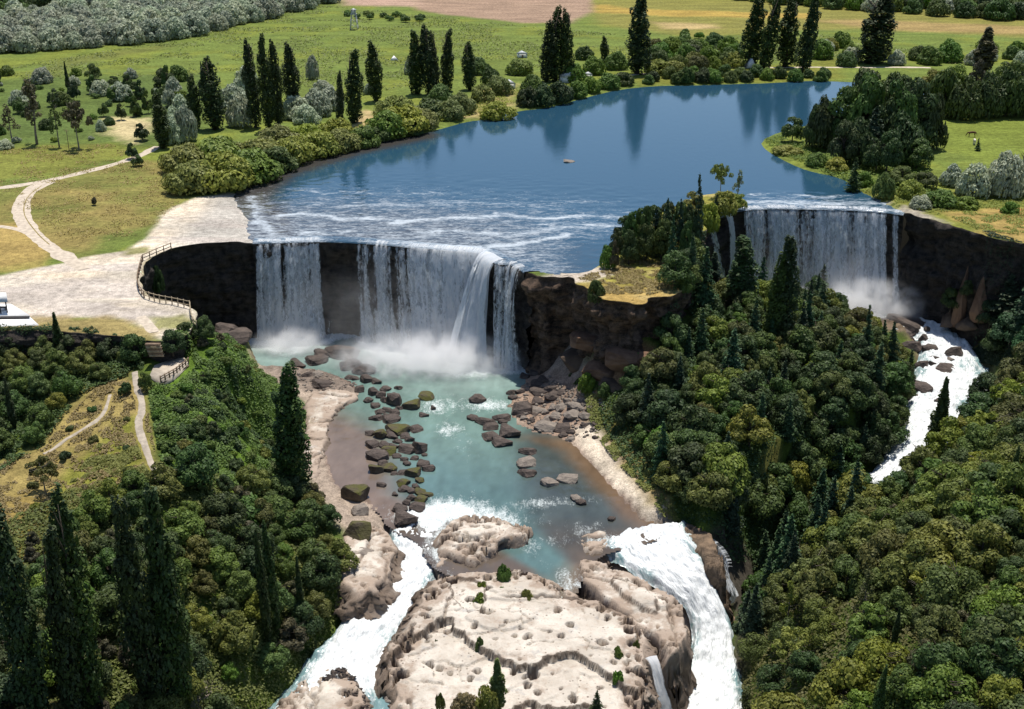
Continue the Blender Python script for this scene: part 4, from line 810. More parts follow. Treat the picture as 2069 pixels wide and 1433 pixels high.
rightg = [(1500, 300, 90, 50), (1590, 300, 90, 70), (1580, 360, 110, 55), (1670, 360, 90, 65), (1340, 325, 90, 55), (1460, 360, 90, 60), (1415, 380, 70, 40), (1390, 445, 130, 70), (1560, 520, 60, 40), (1640, 300, 60, 40), (1700, 300, 50, 40), (1600, 250, 50, 40), (1540, 250, 50, 40), (1450, 300, 60, 40), (1240, 370, 50, 30), (1390, 330, 50, 40)]
for a, k in zip(right, ranks(right, lambda q: q[0])): boulder(ZX(a[0]), ZY(a[1]), a[2]/3.448, a[3]/3.448, 'd', 'dark brown boulder in the right shore heap, '+k+' from the left', GR)
for a, k in zip(rightg, ranks(rightg, lambda q: q[0])): boulder(ZX(a[0]), ZY(a[1]), a[2]/3.448, a[3]/3.448, 'g', 'tan angular boulder in the right shore heap, '+k+' from the left', GR)
boulder(ZX(912), ZY(250), 30, 24, 'd', 'square dark boulder standing alone in the pool outflow')
boulder(ZX(880), ZY(375), 20, 12, 'd', 'low dark boulder at the left tip of the right heap')
boulder(ZX(1140), ZY(485), 36, 30, 'd', 'big rounded dark boulder at the end of the right heap')
boulder(ZX(1085), ZY(550), 34, 24, 'd', 'dark block in the stream nearest below the right heap')
boulder(ZX(1215), ZY(325), 40, 34, 'd', 'largest dark cube-like boulder of the right heap')
boulder(ZX(1262), ZY(610), 31, 18, 'd', 'flat dark block above the stacked pair in the stream')
boulder(ZX(1250), ZY(695), 34, 24, 'g', 'tan-topped block of the stacked pair in the stream')
boulder(ZX(1255), ZY(762), 32, 16, 'd', 'dark lower rock of the stacked pair in the stream')
boulder(ZX(1420), ZY(830), 34, 20, 'f', 'flat pale-topped block in the stream, left of two')
boulder(ZX(1545), ZY(805), 36, 24, 'f', 'flat pale-topped block in the stream, right of two')
boulder(ZX(1600), ZY(935), 21, 12, 'g', 'small tan rock below the two flat pale-topped blocks')
boulder(ZX(1635), ZY(960), 18, 12, 'd', 'small dark rock below the two flat pale-topped blocks')
boulder(ZX(1850), ZY(1070), 15, 8, 'd', 'small dark rock just above the right cascade')
boulder(ZX(1735), ZY(505), 12, 10, 'd', 'little dark rock alone on the pale sand')
RXx = lambda a: 1369+a/2.956
RYy = lambda a: 470+a/2.956
RR = ((1400, 520, 130, 70), (1400, 590, 200, 100), (1400, 700, 120, 90), (1470, 660, 50, 70), (1515, 720, 80, 70), (1540, 760, 60, 40), (1465, 800, 80, 60), (1600, 830, 120, 60), (1525, 810, 40, 60), (1330, 640, 130, 80), (1260, 560, 120, 80), (1330, 560, 100, 60))
for a, k in zip(RR, ranks(RR, lambda q: q[1])):
    p = RXx(a[0]), RYy(a[1]); boulder(p[0], p[1], a[2]/2.956, a[3]/2.956, 'd', 'dark wet boulder splitting the right rapids, '+k+' from the top', 'boulders in the right rapids', z=-31.5-(p[1]-640)*.018)
boulder(RXx(1490), RYy(585), 11, 11, 'd', 'small dark rock at the head of the right rapids', z=-30.6)
boulder(RXx(1655), RYy(730), 33, 26, 'd', 'dark wedge-shaped boulder in the middle of the right rapids', z=-32.0)
boulder(RXx(1635), RYy(765), 12, 10, 'g', 'small pale rock below the wedge in the right rapids', z=-32.4)
boulder(RXx(1460), RYy(960), 36, 32, 'd', 'large grey boulder at the wooded left bank of the right rapids', z=-34.5)
boulder(RXx(1395), RYy(995), 26, 22, 'd', 'dark boulder under the island trees by the right rapids', z=-35)
boulder(RXx(1425), RYy(1070), 16, 9, 'g', 'low tan rock in the lower right rapids', z=-35.5)
boulder(RXx(1425), RYy(1290), 21, 16, 'd', 'reddish brown rock near the lower end of the right rapids', z=-37.0)
boulder(RXx(1570), RYy(1030), 18, 18, 'd', 'dark rock beside the lone pine in the right rapids', z=-35)
MR = ((470, 690, 60, 34), (455, 672, 40, 30), (500, 676, 30, 20), (640, 735, 40, 20), (600, 742, 30, 16), (690, 722, 60, 36), (705, 745, 44, 26), (655, 720, 34, 22), (735, 755, 40, 24), (580, 770, 26, 14), (650, 782, 36, 16), (620, 760, 20, 12))
for (u, v, w_, h_), k in zip(MR, ranks(MR, lambda q: q[0])):
    boulder(u, v, w_, h_, 'd', 'dark misty rock at the foot of the left waterfall, '+k+' from the left', 'rocks at the foot of the left waterfall')
boulder(640, 760, 22, 12, 'g', 'pale rock on the gravel bar below the left waterfall')
boulder(790, 1418, 32, 20, 'f', 'pale pitted boulder in the outflow at the bottom edge', z=-35)
boulder(735, 1130, 40, 14, 'g', 'long dark boulder lying on the left bank ledge')
boulder(492, 375, 20, 7, 'd', 'dark driftwood-like rock at the river edge below the willow')
boulder(1150, 328, 20, 3, 'g', 'low pale rock awash in the middle of the river', z=RIVZ).scale.z = .35
boulder(1480, 568, 26, 26, 'd', 'dark rock ledge between the island poplars and the distant fall', z=-29)
# rubble too small to count
def rubble(name, areas, n, rad_, label, mat, seed):
    r = np.random.default_rng(seed); V = []; Fs = []
    base = np.array([(1, 0, 0), (-.9, .2, 0), (0, 1, 0), (.1, -1, 0), (0, 0, .8), (0, 0, -.8), ])
    fcs = np.array([(0, 2, 4), (2, 1, 4), (1, 3, 4), (3, 0, 4), (2, 0, 5), (1, 2, 5), (3, 1, 5), (0, 3, 5)])
    for px, z in areas:
        P = [(at(u, v, z) if z is not None else ground(u, v))[:2] for u, v in px]; lo, hi = np.min(P, 0), np.max(P, 0)
        pts = r.uniform(lo, hi, (n*3, 2)); pts = pts[sdpoly(pts[:, 0], pts[:, 1], P) > 0][:n]
        zz = np.full(len(pts), z) if z is not None else hz(pts[:, 0], pts[:, 1])
        for (x, y), z_ in zip(pts, zz):
            s_ = r.uniform(*rad_)*r.uniform(.6, 1.4); a = r.uniform(0, 6.28); q_ = base*r.uniform(.6, 1.2, (6, 3))*s_
            c, sn = math.cos(a), math.sin(a); q_ = np.stack([q_[:, 0]*c-q_[:, 1]*sn, q_[:, 0]*sn+q_[:, 1]*c, q_[:, 2]*.7], 1)+(x, y, z_+.1*s_)
            Fs.append(fcs+len(V)*6); V.append(q_)
    o = link(name, mesh(name, np.concatenate(V), np.concatenate(Fs), mat, False)); return tag(o, label, 'rubble', kind='stuff')
rubble('rubble', [([(1040, 770), (1190, 800), (1230, 850), (1200, 880), (1130, 885), (1060, 870), (1020, 810)], None), ([(1110, 760), (1200, 790), (1230, 830), (1190, 850), (1080, 790)], None)], 330, (.2, .7), 'brown rubble between the boulders of the right shore', M_GREYB, 1)
rubble('rubble', [([(540, 760), (600, 745), (740, 755), (750, 790), (640, 795), (560, 785)], None), ([(690, 745), (800, 800), (790, 830), (740, 820)], None)], 300, (.2, .6), 'grey gravel and stones on the bar below the left waterfall', M_GREYB, 2)
rubble('rubble', [([(850, 1225), (880, 1195), (905, 1200), (890, 1240), (855, 1275), (820, 1310), (812, 1290)], -31.8), ([(690, 1345), (730, 1385), (745, 1440), (700, 1400), (650, 1370)], -34)], 260, (.2, .55), 'reddish brown cobbles along the edge of the pale rock', M_BOULD, 3)
print('rocks', round(time.time()-T0, 1))
# ================================================================== TREES AND SHRUBS
def leaf_mat(name, c0, c1, trans=.25, var=.35, hue=.03):
    m = NT(name); t = m.attr('tint'); oi = m.n('ObjectInfo')
    c = m.mix(t, c0, c1)
    hs = m.n('HueSaturation'); m.put(hs.inputs['Color'], c)
    m.put(hs.inputs['Hue'], m.math('ADD', .5-hue*.5, m.math('MULTIPLY', oi.outputs['Random'], hue)))
    wn = m.n('TexWhiteNoise'); wn.noise_dimensions = '1D'; m.t.links.new(oi.outputs['Random'], wn.inputs['W'])
    m.put(hs.inputs['Value'], m.math('ADD', 1-var*.5, m.math('MULTIPLY', wn.outputs['Value'], var)))
    m.put(hs.inputs['Saturation'], m.math('ADD', .85, m.math('MULTIPLY', wn.outputs['Value'], .25)))
    d = m.bsdf(hs.outputs[0], .6, None, .25)
    tl = m.n('BsdfTranslucent'); m.t.links.new(hs.outputs[0], tl.inputs[0]); x = m.n('MixShader'); x.inputs[0].default_value = trans
    m.t.links.new(d, x.inputs[1]); m.t.links.new(tl.outputs[0], x.inputs[2]); return m.done(x.outputs[0])
LM = dict(
 olive=leaf_mat('olive_leaves', (.070, .092, .020), (.190, .215, .048), .28, .7, .08),
 dark=leaf_mat('dark_green_leaves', (.028, .052, .014), (.088, .135, .034), .22, .6, .05),
 poplar=leaf_mat('poplar_leaves', (.021, .038, .011), (.070, .105, .028), .2, .4, .03),
 conifer=leaf_mat('conifer_needles', (.022, .046, .020), (.066, .120, .048), .18, .6, .05),
 willow=leaf_mat('willow_leaves', (.140, .175, .034), (.290, .320, .070), .3, .4, .05),
 silver=leaf_mat('silver_leaves', (.23, .27, .17), (.46, .50, .36), .25, .4, .05),
 fresh=leaf_mat('fresh_green_leaves', (.065, .110, .022), (.150, .220, .045), .25, .5, .05),
 brown=leaf_mat('brownish_leaves', (.060, .058, .032), (.120, .105, .055), .2, .4, .06),
 dry=leaf_mat('dry_shrub_leaves', (.20, .15, .055), (.32, .26, .10), .2, .5, .04))
M_BARK = rock_mat('bark', (.05, .04, .03), (.14, .115, .09), 2.0, 1.0)
M_BARKP = rock_mat('pale_bark', (.16, .13, .11), (.34, .30, .26), 2.0, 1.0)
def leaves(P, N, size, r, jit=.8, asp=1.0, up=None, shade=None):
    n = len(P); N = N+r.normal(0, jit*.5, (n, 3)); N /= np.linalg.norm(N, axis=1)[:, None]+1e-9
    T_ = r.normal(0, 1, (n, 3)) if up is None else np.tile(np.array(up, float), (n, 1))+r.normal(0, .35, (n, 3))
    T_ -= N*(T_*N).sum(1)[:, None]; T_ /= np.linalg.norm(T_, axis=1)[:, None]+1e-9; B_ = np.cross(N, T_)
    s = size*r.uniform(.6, 1.35, n)[:, None]; a = T_*s*asp; b = B_*s
    V = np.stack([P-a*.5, P+b*.42+a*.05, P+a*.6, P-b*.42+a*.05], 1).reshape(-1, 3)
    F_ = np.arange(n*4).reshape(n, 4); t = np.repeat(r.random(n) if shade is None else np.clip(shade+r.normal(0, .22, n), 0, 1), 4)
    return V, F_, t
def lobes_cloud(L, n, r, under=.25, inner=.45):                  # points on the skins of a set of ellipsoid lobes (cx,cy,cz,rx,rz)
    L = np.array(L); wgt = L[:, 3]*L[:, 4]; k = r.choice(len(L), n, p=wgt/wgt.sum())
    d_ = r.normal(0, 1, (n, 3)); d_ /= np.linalg.norm(d_, axis=1)[:, None]; d_[:, 2] = np.where(d_[:, 2] < -under, -d_[:, 2], d_[:, 2])
    rr_ = r.uniform(.72, 1.06, n)[:, None]; C = L[k]; sc = np.stack([C[:, 3], C[:, 3], C[:, 4]], 1)
    P = C[:, :3]+d_*sc*rr_; keep = np.ones(n, bool)
    for j in range(len(L)):
        e = (P-L[j, :3])/np.array([L[j, 3], L[j, 3], L[j, 4]]); keep &= ~(((e**2).sum(1) < inner) & (k != j))
    lobe_t = r.random(len(L))[k]
    return P[keep], d_[keep], lobe_t[keep]
def crown(kind, seed):
    r = np.random.default_rng(seed); V = None
    if kind in ('broad', 'broadflat', 'small'):
        R, H = {'broad': (3.7, 7.6), 'broadflat': (4.4, 6.4), 'small': (2.4, 5.2)}[kind]; L = []
        nl = 15 if kind != 'small' else 9
        for i in range(nl):
            a = r.uniform(0, 6.28); q_ = math.sqrt(r.uniform(0, 1)); x, y = q_*R*.72*math.cos(a), q_*R*.72*math.sin(a)
            top = H*(1-.42*q_**2)-r.uniform(0, H*.22); rr_ = R*r.uniform(.26, .44); L.append((x, y, top-rr_*.8, rr_, rr_*r.uniform(.75, 1)))
        for i in range(6):
            a = i*1.05+r.uniform(-.3, .3); L.append((R*.62*math.cos(a), R*.62*math.sin(a), H*r.uniform(.22, .36), R*.42, R*.42))
        P, N, lt = lobes_cloud(L, 6200 if kind != 'small' else 3200, r); V = leaves(P, N, .38, r, .62, shade=.25+.5*lt)
    elif kind == 'poplar':
        H, R = 30.0, 2.5; L = []; k0, k1 = r.uniform(.62, .8), r.uniform(.3, .5); bx_, by_ = r.normal(0, .5, 2)
        for i in range(70):
            t = i/69; prof = (min(1, (t+.12)/.30)**.6)*(1-max(0, (t-k1)/(1-k1))**1.9*k0); a = i*2.4+r.uniform(-.6, .6); q_ = R*prof*r.uniform(.2, .75)
            L.append((q_*math.cos(a)+bx_*t, q_*math.sin(a)+by_*t, 1.8+t*(H-4.6)+r.uniform(-1, 1), max(.5, R*prof*r.uniform(.36, .62)), r.uniform(1.6, 3.2)))
        for i in range(3):
            a = r.uniform(0, 6.28); L.append((.8*math.cos(a)+bx_, .8*math.sin(a)+by_, H-r.uniform(1.5, 5), .5, 2.2))
        P, N, lt = lobes_cloud(L, 10000, r, .9, .3); N[:, 2] += .15; V = leaves(P, N, .46, r, .65, 1.25, (0, 0, 1), shade=.2+.45*lt)
    elif kind == 'slim':
        H, R = 22.0, 1.5; L = []
        for i in range(46):
            t = i/45; prof = (min(1, (t+.08)/.3)**.7)*(1-max(0, (t-.4)/.6)**1.6*.93); a = i*2.4; q_ = R*prof*r.uniform(.3, .75)
            L.append((q_*math.cos(a), q_*math.sin(a), 1.5+t*(H-3), max(.35, R*prof*r.uniform(.4, .6)), r.uniform(1.2, 2.2)))
        P, N, lt = lobes_cloud(L, 6000, r, .9, .2); N[:, 2] += .1; V = leaves(P, N, .42, r, .8, 1.2, (0, 0, 1), shade=.2+.5*lt)
    elif kind in ('conifer', 'pine'):
        H, R = (15.0, 3.3) if kind == 'conifer' else (15.0, 2.7); PP = []; NN = []; tt = []
        tiers = 17 if kind == 'conifer' else 15
        for i in range(tiers):
            t = i/(tiers-1); z = 1.2+t*(H-1.6); rad_ = R*(1-t)**.8*(1 if t > .1 else .8)+.18; nb = int(7+9*(1-t)) if kind == 'conifer' else int(5+4*(1-t))
            for b in range(nb):
                br = r.uniform(-.55, .55); a = r.uniform(0, 6.28); ln = rad_*r.uniform(.6, 1.2); m_ = int((32 if kind == 'conifer' else 70)*max(.25, ln/R))
                w_ = r.random(m_)**.7; x = w_*ln; y = r.normal(0, .22+.13*ln, m_)*(1-.5*w_); zz = z+br-.16*x+r.normal(0, .13, m_)+(.25*w_**2 if kind == 'pine' else -.10*x)
                PP.append(np.stack([x*math.cos(a)-y*math.sin(a), x*math.sin(a)+y*math.cos(a), zz], 1)); NN.append(np.tile([.45*math.cos(a), .45*math.sin(a), .8], (m_, 1))); tt.append(np.full(m_, r.random()))
        V = leaves(np.concatenate(PP), np.concatenate(NN), (.46 if kind == 'conifer' else .42), r, .7, 1.2, shade=.2+.5*np.concatenate(tt))
    elif kind == 'willow':
        R, H = 3.6, 5.6; L = []
        for i in range(16):
            a = r.uniform(0, 6.28); q_ = math.sqrt(r.uniform(0, 1)); L.append((q_*R*.7*math.cos(a), q_*R*.7*math.sin(a), H*(.72-.35*q_**2)-r.uniform(0, .8), R*r.uniform(.3, .46), R*r.uniform(.34, .5)))
        for i in range(7): L.append((R*.68*math.cos(i*.9), R*.68*math.sin(i*.9), 1.1, R*.36, R*.36))
        P, N, lt = lobes_cloud(L, 5200, r, .6); V = leaves(P, N, .38, r, .8, 1.5, (0, 0, 1), shade=.25+.5*lt)
    elif kind == 'shrub':
        R = 1.5; L = []
        for i in range(8):
            a = r.uniform(0, 6.28); q_ = math.sqrt(r.random()); L.append((q_*R*.65*math.cos(a), q_*R*.65*math.sin(a), R*(.75-.35*q_*q_), R*r.uniform(.32, .5), R*r.uniform(.32, .5)))
        P, N, lt = lobes_cloud(L, 1300, r, .5); V = leaves(P, N, .30, r, .9, shade=.25+.5*lt)
    elif kind == 'sparse':
        L = []
        for i in range(26):
            t = r.uniform(.3, 1); a = r.uniform(0, 6.28); q_ = 2.4*(1.15-t)*r.uniform(.3, 1.1); L.append((q_*math.cos(a), q_*math.sin(a), 12*t, r.uniform(.3, .65), r.uniform(.4, .9)))
        P, N, lt = lobes_cloud(L, 1150, r, .9); V = leaves(P, N, .34, r, 1, shade=.25+.5*lt)
    elif kind == 'open':
        R, H = 2.6, 5.5; L = []
        for i in range(22):
            a = r.uniform(0, 6.28); q_ = math.sqrt(r.random()); L.append((q_*R*math.cos(a), q_*R*math.sin(a), H*(.95-.3*q_*q_)-r.uniform(0, 1.6), r.uniform(.4, .8), r.uniform(.3, .55)))
        P, N, lt = lobes_cloud(L, 2200, r, .7); V = leaves(P, N, .30, r, 1, shade=.25+.5*lt)
    return V
def crown_mesh(kind, seed, mat):
    V, F_, t = crown(kind, seed); return mesh('crown', V, F_, mat, False, {'tint': t})
def trunk_mesh(kind, seed, mat):
    r = random.Random(seed); b = MB()
    H, R, cz = {'broad': (6.0, .28, 2.4), 'broadflat': (5.2, .28, 2.0), 'small': (4, .16, 1.8), 'poplar': (28, .42, 3), 'slim': (20, .25, 2.5), 'conifer': (14.2, .26, 2), 'pine': (14.4, .22, 1.5), 'willow': (3.8, .25, .8), 'shrub': (1.1, .08, .2), 'sparse': (12.2, .22, 4), 'open': (4.6, .16, 1.6)}[kind]
    P = [(r.uniform(-.02, .02)*H*k/5, r.uniform(-.02, .02)*H*k/5, -.6+(H+.6)*k/5) for k in range(6)]; b.tube(P, [R*1.25]+[R*(1-k/5.4) for k in range(1, 6)], 6)
    for i in range(16 if kind == 'sparse' else 9):
        t = r.uniform(cz/H, .92); a = r.uniform(0, 6.28); ln = {'poplar': 1.6, 'slim': 1.0, 'shrub': .7, 'conifer': 1.9*(1.05-t), 'pine': 2.0*(1.05-t), 'sparse': 2.7*(1.15-t)}.get(kind, 2.2); z = H*t
        rise = 2.0 if kind in ('poplar', 'slim') else (.1 if kind in ('conifer', 'pine') else .55)
        b.tube([(0, 0, z), (ln*.5*math.cos(a), ln*.5*math.sin(a), z+ln*rise*.4), (ln*math.cos(a), ln*math.sin(a), z+ln*rise)], [R*.35, R*.22, R*.08], 4, False)
    return b.mesh('trunk', mat, True)
SHAPE = {}
def shape(kind, lm, nvar=3):
    k = (kind, lm)
    if k not in SHAPE:
        SHAPE[k] = [(trunk_mesh(kind, 5*i+3, M_BARKP if kind in ('sparse', 'open') else M_BARK), crown_mesh(kind, 100+i*13+hash_s(kind+lm), LM[lm])) for i in range(5 if kind == 'broad' else nvar)]
    return SHAPE[k]
def hash_s(t): return sum(ord(c)*(i+1) for i, c in enumerate(t)) % 997
HT = dict(broad=7.6, broadflat=6.4, small=5.2, poplar=30.0, slim=22.0, conifer=15.0, pine=15.0, willow=5.6, shrub=2.0, sparse=12.4, open=5.6)
WD = dict(broad=7.6, broadflat=9.0, small=5.0, poplar=5.2, slim=3.2, conifer=6.6, pine=5.4, willow=7.6, shrub=3.0, sparse=5.0, open=5.4)
tr = random.Random(11); NTREE = [0]
def tree(p, kind, lm, h, label, group=None, wid=None, name=None, cat=None, lean=0.03, sink=.15):
    t_, c_ = tr.choice(shape(kind, lm)); NTREE[0] += 1
    nm = name or ({'silver': 'silver_willow_tree', 'willow': 'willow_bush', 'dark': 'dark_green_bush', 'olive': 'olive_green_bush', 'fresh': 'fresh_green_bush'}.get(lm, 'bush') if kind == 'willow' else None) or {'poplar': 'poplar_tree', 'slim': 'poplar_tree', 'conifer': 'conifer_tree', 'pine': 'pine_tree', 'shrub': 'shrub', 'sparse': 'bare_tree'}.get(kind, {'willow': 'willow_bush', 'olive': 'olive_green_tree', 'silver': 'silver_willow_tree', 'fresh': 'fresh_green_tree', 'brown': 'brown_tree'}.get(lm, 'dark_green_tree'))
    e = link(nm, None, None, (p[0], p[1], p[2]-sink)); e.empty_display_size = .5
    sz = h/HT[kind]; sx = sz if wid is None else wid/WD[kind]
    e.scale = (sx*tr.uniform(.94, 1.06), sx*tr.uniform(.94, 1.06), sz); e.rotation_euler = (tr.uniform(-lean, lean), tr.uniform(-lean, lean), tr.uniform(0, 6.28))
    link('trunk', t_, e); link('crown', c_, e)
    return tag(e, label, cat or ('shrub' if kind == 'shrub' or ' bush' in label else 'tree'), group)
def tree_px(u, vb, vt, kind, lm, label, group=None, wpx=None, z=None, **kw):
    p = ground(u, vb) if z is None else at(u, vb, z)
    f = pix(p)[2]; dpr = math.atan2(CAM_H-p[2], p[1])
    h = (vb-vt)*f/FPX/math.cos(dpr-.0)*1.0
    h = h/(1+0*(vb-vt))                                # height that spans the two picture positions
    for _ in range(4):
        v2 = pix((p[0], p[1], p[2]+h))[1]; h *= (vb-vt)/max(1, (vb-v2))
    return tree(p, kind, lm, h, label, group, None if wpx is None else wpx*f/FPX*(1.2 if kind == 'poplar' else 1.0), **kw)
def poisson(P, sp, r, tries=12):
    P = np.asarray(P)[:, :2]; lo, hi = P.min(0), P.max(0); cell = sp/1.414; G = {}; out = []
    n = int((hi-lo).prod()/sp/sp*tries); pts = r.uniform(lo, hi, (n, 2)); pts = pts[sdpoly(pts[:, 0], pts[:, 1], P) > 0]
    for p in pts:
        k = (int((p[0]-lo[0])/cell), int((p[1]-lo[1])/cell)); ok = True
        for i in range(-2, 3):
            for j in range(-2, 3):
                o = G.get((k[0]+i, k[1]+j))
                if o is not None and (o[0]-p[0])**2+(o[1]-p[1])**2 < sp*sp: ok = False; break
            if not ok: break
        if ok: G[k] = p; out.append(p)
    return out
def wood(px, sp, mix, group, seed, z=None, avoid=(), hs=(.8, 1.2), maxn=300):
    """scatter a wood: mix = [(weight, kind, leaves, height, label)]"""
    r = np.random.default_rng(seed); P = [(ground(u, v) if z is None else at(u, v, z))[:2] for u, v in px]
    pp = np.array(px, float); ulo, vlo = np.maximum(pp.min(0), (0, 0)); uhi, vhi = np.minimum(pp.max(0), (2069, 1433))
    pts = poisson(P, sp, r); W = np.array([m_[0] for m_ in mix]); W = W/W.sum(); n = 0
    pts = np.array(pts).reshape(-1, 2)
    for A_, a_ in avoid:
        if len(pts): pts = pts[sdpoly(pts[:, 0], pts[:, 1], A_) <= -a_]
    for p in pts:
        z_ = float(hz(p[0], p[1])); u, v, f = pix((p[0], p[1], z_)); ut, vt_, _ = pix((p[0], p[1], z_+8))
        if f < 20 or u < -110 or u > 2180 or vt_ > 1450 or v < -60: continue
        m_ = mix[r.choice(len(mix), p=W)]
        if n >= maxn: break
        nu = 1 if uhi-ulo < 150 else (3 if uhi-ulo < 900 else 4); nv = 1 if vhi-vlo < 70 else 4
        iu = int(np.clip((u-ulo)/(uhi-ulo)*nu, 0, nu-1)); iv = int(np.clip((v-vlo)/(vhi-vlo)*nv, 0, nv-1))
        pl = ' '.join(q_ for q_ in (['', 'back', 'upper middle', 'lower middle', 'front'][iv+1] if nv > 1 else '', {1: [''], 3: ['left', 'centre', 'right'], 4: ['far left', 'left', 'right', 'far right']}[nu][iu]) if q_)
        n += 1; tree((p[0], p[1], z_), m_[1], m_[2], m_[3]*r.uniform(*hs), m_[4]+((', '+pl+' part') if pl else ''), group)
    return n
RIVP = [(RIBP['chute'][0], 3.0), (RIBP['cascade'][0], 2.5), (RACE_TOP, 1.2), (BASIN, 3.0)]
TERR = patch([(295, 735), (340, 718), (385, 716), (392, 740), (345, 785), (300, 775)])
# ---- the large woods
n_ = wood([(2200, 760), (2069, 775), (2010, 800), (1960, 860), (1900, 935), (1830, 985), (1740, 1030), (1650, 1100), (1570, 1200), (1520, 1290), (1510, 1400), (1480, 1500), (1600, 1650), (1900, 1650), (2200, 1500)], 5.2,
     [(7, 'broad', 'olive', 8.6, 'rounded olive-green tree of the right foreground wood'), (4, 'broadflat', 'olive', 7.4, 'spreading olive-green tree of the right foreground wood'), (2, 'broad', 'dark', 7.4, 'dark green rounded tree of the right foreground wood'), (1, 'small', 'fresh', 5.6, 'small fresh-green tree of the right foreground wood'), (.8, 'small', 'brown', 5.4, 'brownish thin tree of the right foreground wood'), (.6, 'sparse', 'olive', 9.5, 'thin half-bare tree of the right foreground wood'), (.7, 'open', 'willow', 7.5, 'airy yellow-green tree of the right foreground wood'), (.5, 'slim', 'dark', 11, 'slender dark tree of the right foreground wood')],
     'trees of the right foreground wood', 21, avoid=RIVP, hs=(.62, 1.42)); print('right wood', n_)
n_ = wood([(1560, 1170), (1640, 1085), (1720, 1020), (1745, 1040), (1660, 1120), (1590, 1210), (1530, 1310), (1520, 1420), (1490, 1400), (1500, 1270), (1530, 1150), (1600, 1060), (1700, 985), (1720, 990)], 4.4,
     [(3, 'conifer', 'conifer', 13, 'dark bluish conifer on the edge of the right ravine'), (3, 'broad', 'dark', 9, 'dark broadleaf tree on the edge of the right ravine')], 'trees on the edge of the right ravine', 22, avoid=RIVP); print('ravine', n_)
n_ = wood([(1330, 660), (1420, 600), (1480, 600), (1560, 615), (1660, 625), (1720, 670), (1800, 715), (1845, 770), (1835, 850), (1790, 915), (1720, 975), (1650, 1000), (1580, 1030), (1520, 1090), (1470, 1100), (1400, 1050), (1330, 1000), (1300, 930), (1270, 860), (1260, 800), (1320, 740)], 4.5,
     [(5, 'broad', 'dark', 8.6, 'dark green rounded tree of the island wood'), (4, 'broad', 'olive', 8.0, 'olive-green rounded tree of the island wood'), (3, 'conifer', 'conifer', 11, 'dark conifer standing of the island wood'), (1, 'small', 'fresh', 5.2, 'small fresh-green tree of the island wood')],
     'trees of the island wood', 23, avoid=RIVP, hs=(.65, 1.35)); print('island', n_)
n_ = wood([(-150, 720), (0, 715), (140, 712), (250, 712), (290, 735), (235, 752), (170, 790), (120, 850), (90, 890), (0, 920), (-150, 980)], 4.6,
     [(4, 'broad', 'dark', 6.6, 'dark green tree of the thicket below the gravel lot'), (3, 'broad', 'olive', 6.0, 'olive-green tree of the thicket below the gravel lot'), (2, 'broad', 'fresh', 6.0, 'fresh-green tree of the thicket below the gravel lot'), (1, 'slim', 'dark', 11, 'slender dark tree of the thicket below the gravel lot')], 'trees of the thicket below the gravel lot', 24, hs=(.75, 1.1)); print('left thicket', n_)
n_ = wood([(-150, 1150), (40, 1120), (130, 1050), (250, 1010), (340, 985), (420, 975), (520, 985), (600, 1000), (640, 1010), (665, 1060), (690, 1130), (690, 1200), (640, 1270), (580, 1350), (540, 1420), (480, 1480), (400, 1600), (-150, 1650)], 4.1,
     [(5, 'broad', 'dark', 6.6, 'dark green tree of the left foreground wood'), (5, 'broad', 'olive', 6.2, 'olive-green tree of the left foreground wood'), (2, 'broad', 'fresh', 5.6, 'fresh-green tree of the left foreground wood'), (1.2, 'small', 'brown', 5.0, 'brownish thin tree of the left foreground wood')],
     'trees of the left foreground wood', 25, avoid=RIVP+[(patch([(385, 1385), (455, 1375), (450, 1460), (385, 1460)]), .5)], hs=(.6, 1.35)); print('left wood', n_)
n_ = wood([(1560, 930), (1660, 880), (1770, 840), (1825, 850), (1800, 910), (1740, 965), (1670, 1005), (1590, 1040), (1540, 1000)], 3.7, [(3, 'broad', 'dark', 8.6, 'dark green tree on the shaded right flank of the island'), (1, 'broad', 'olive', 8, 'olive-green tree on the shaded right flank of the island')], 'trees on the right flank of the island', 29, avoid=RIVP); print('flank', n_)
print('woods', round(time.time()-T0, 1))
n_ = wood([(340, 720), (400, 670), (480, 690), (515, 750), (530, 800), (600, 850), (590, 980), (430, 975), (335, 940), (315, 850), (310, 790)], 3.0,
     [(4, 'shrub', 'fresh', 2.2, 'low green shrub on the bluff below the terrace'), (2, 'shrub', 'dark', 2.4, 'low dark shrub on the bluff below the terrace'), (2, 'shrub', 'olive', 2.2, 'low olive shrub on the bluff below the terrace'), (1, 'small', 'dark', 3.8, 'small dark tree on the bluff below the terrace'), (.6, 'small', 'brown', 3.6, 'small brownish tree on the bluff below the terrace')], 'shrubs on the bluff', 27, avoid=RIVP+[(TERR, 1.0)], hs=(.6, 1.3)); print('bluff', n_)
n_ = wood([(30, 1010), (120, 890), (200, 800), (260, 810), (270, 900), (310, 980), (200, 1010), (100, 1080)], 6.5, [(3, 'shrub', 'olive', 1.8, 'small olive shrub on the grassy left slope'), (1, 'shrub', 'dark', 1.8, 'small dark shrub on the grassy left slope'), (1, 'shrub', 'dry', 1.2, 'small dry shrub on the grassy left slope')], 'shrubs on the left slope', 28, avoid=[(patch([(265, 750), (275, 752), (300, 820), (290, 860), (330, 975), (315, 975), (272, 860), (280, 820)]), .8)], hs=(.6, 1.2))
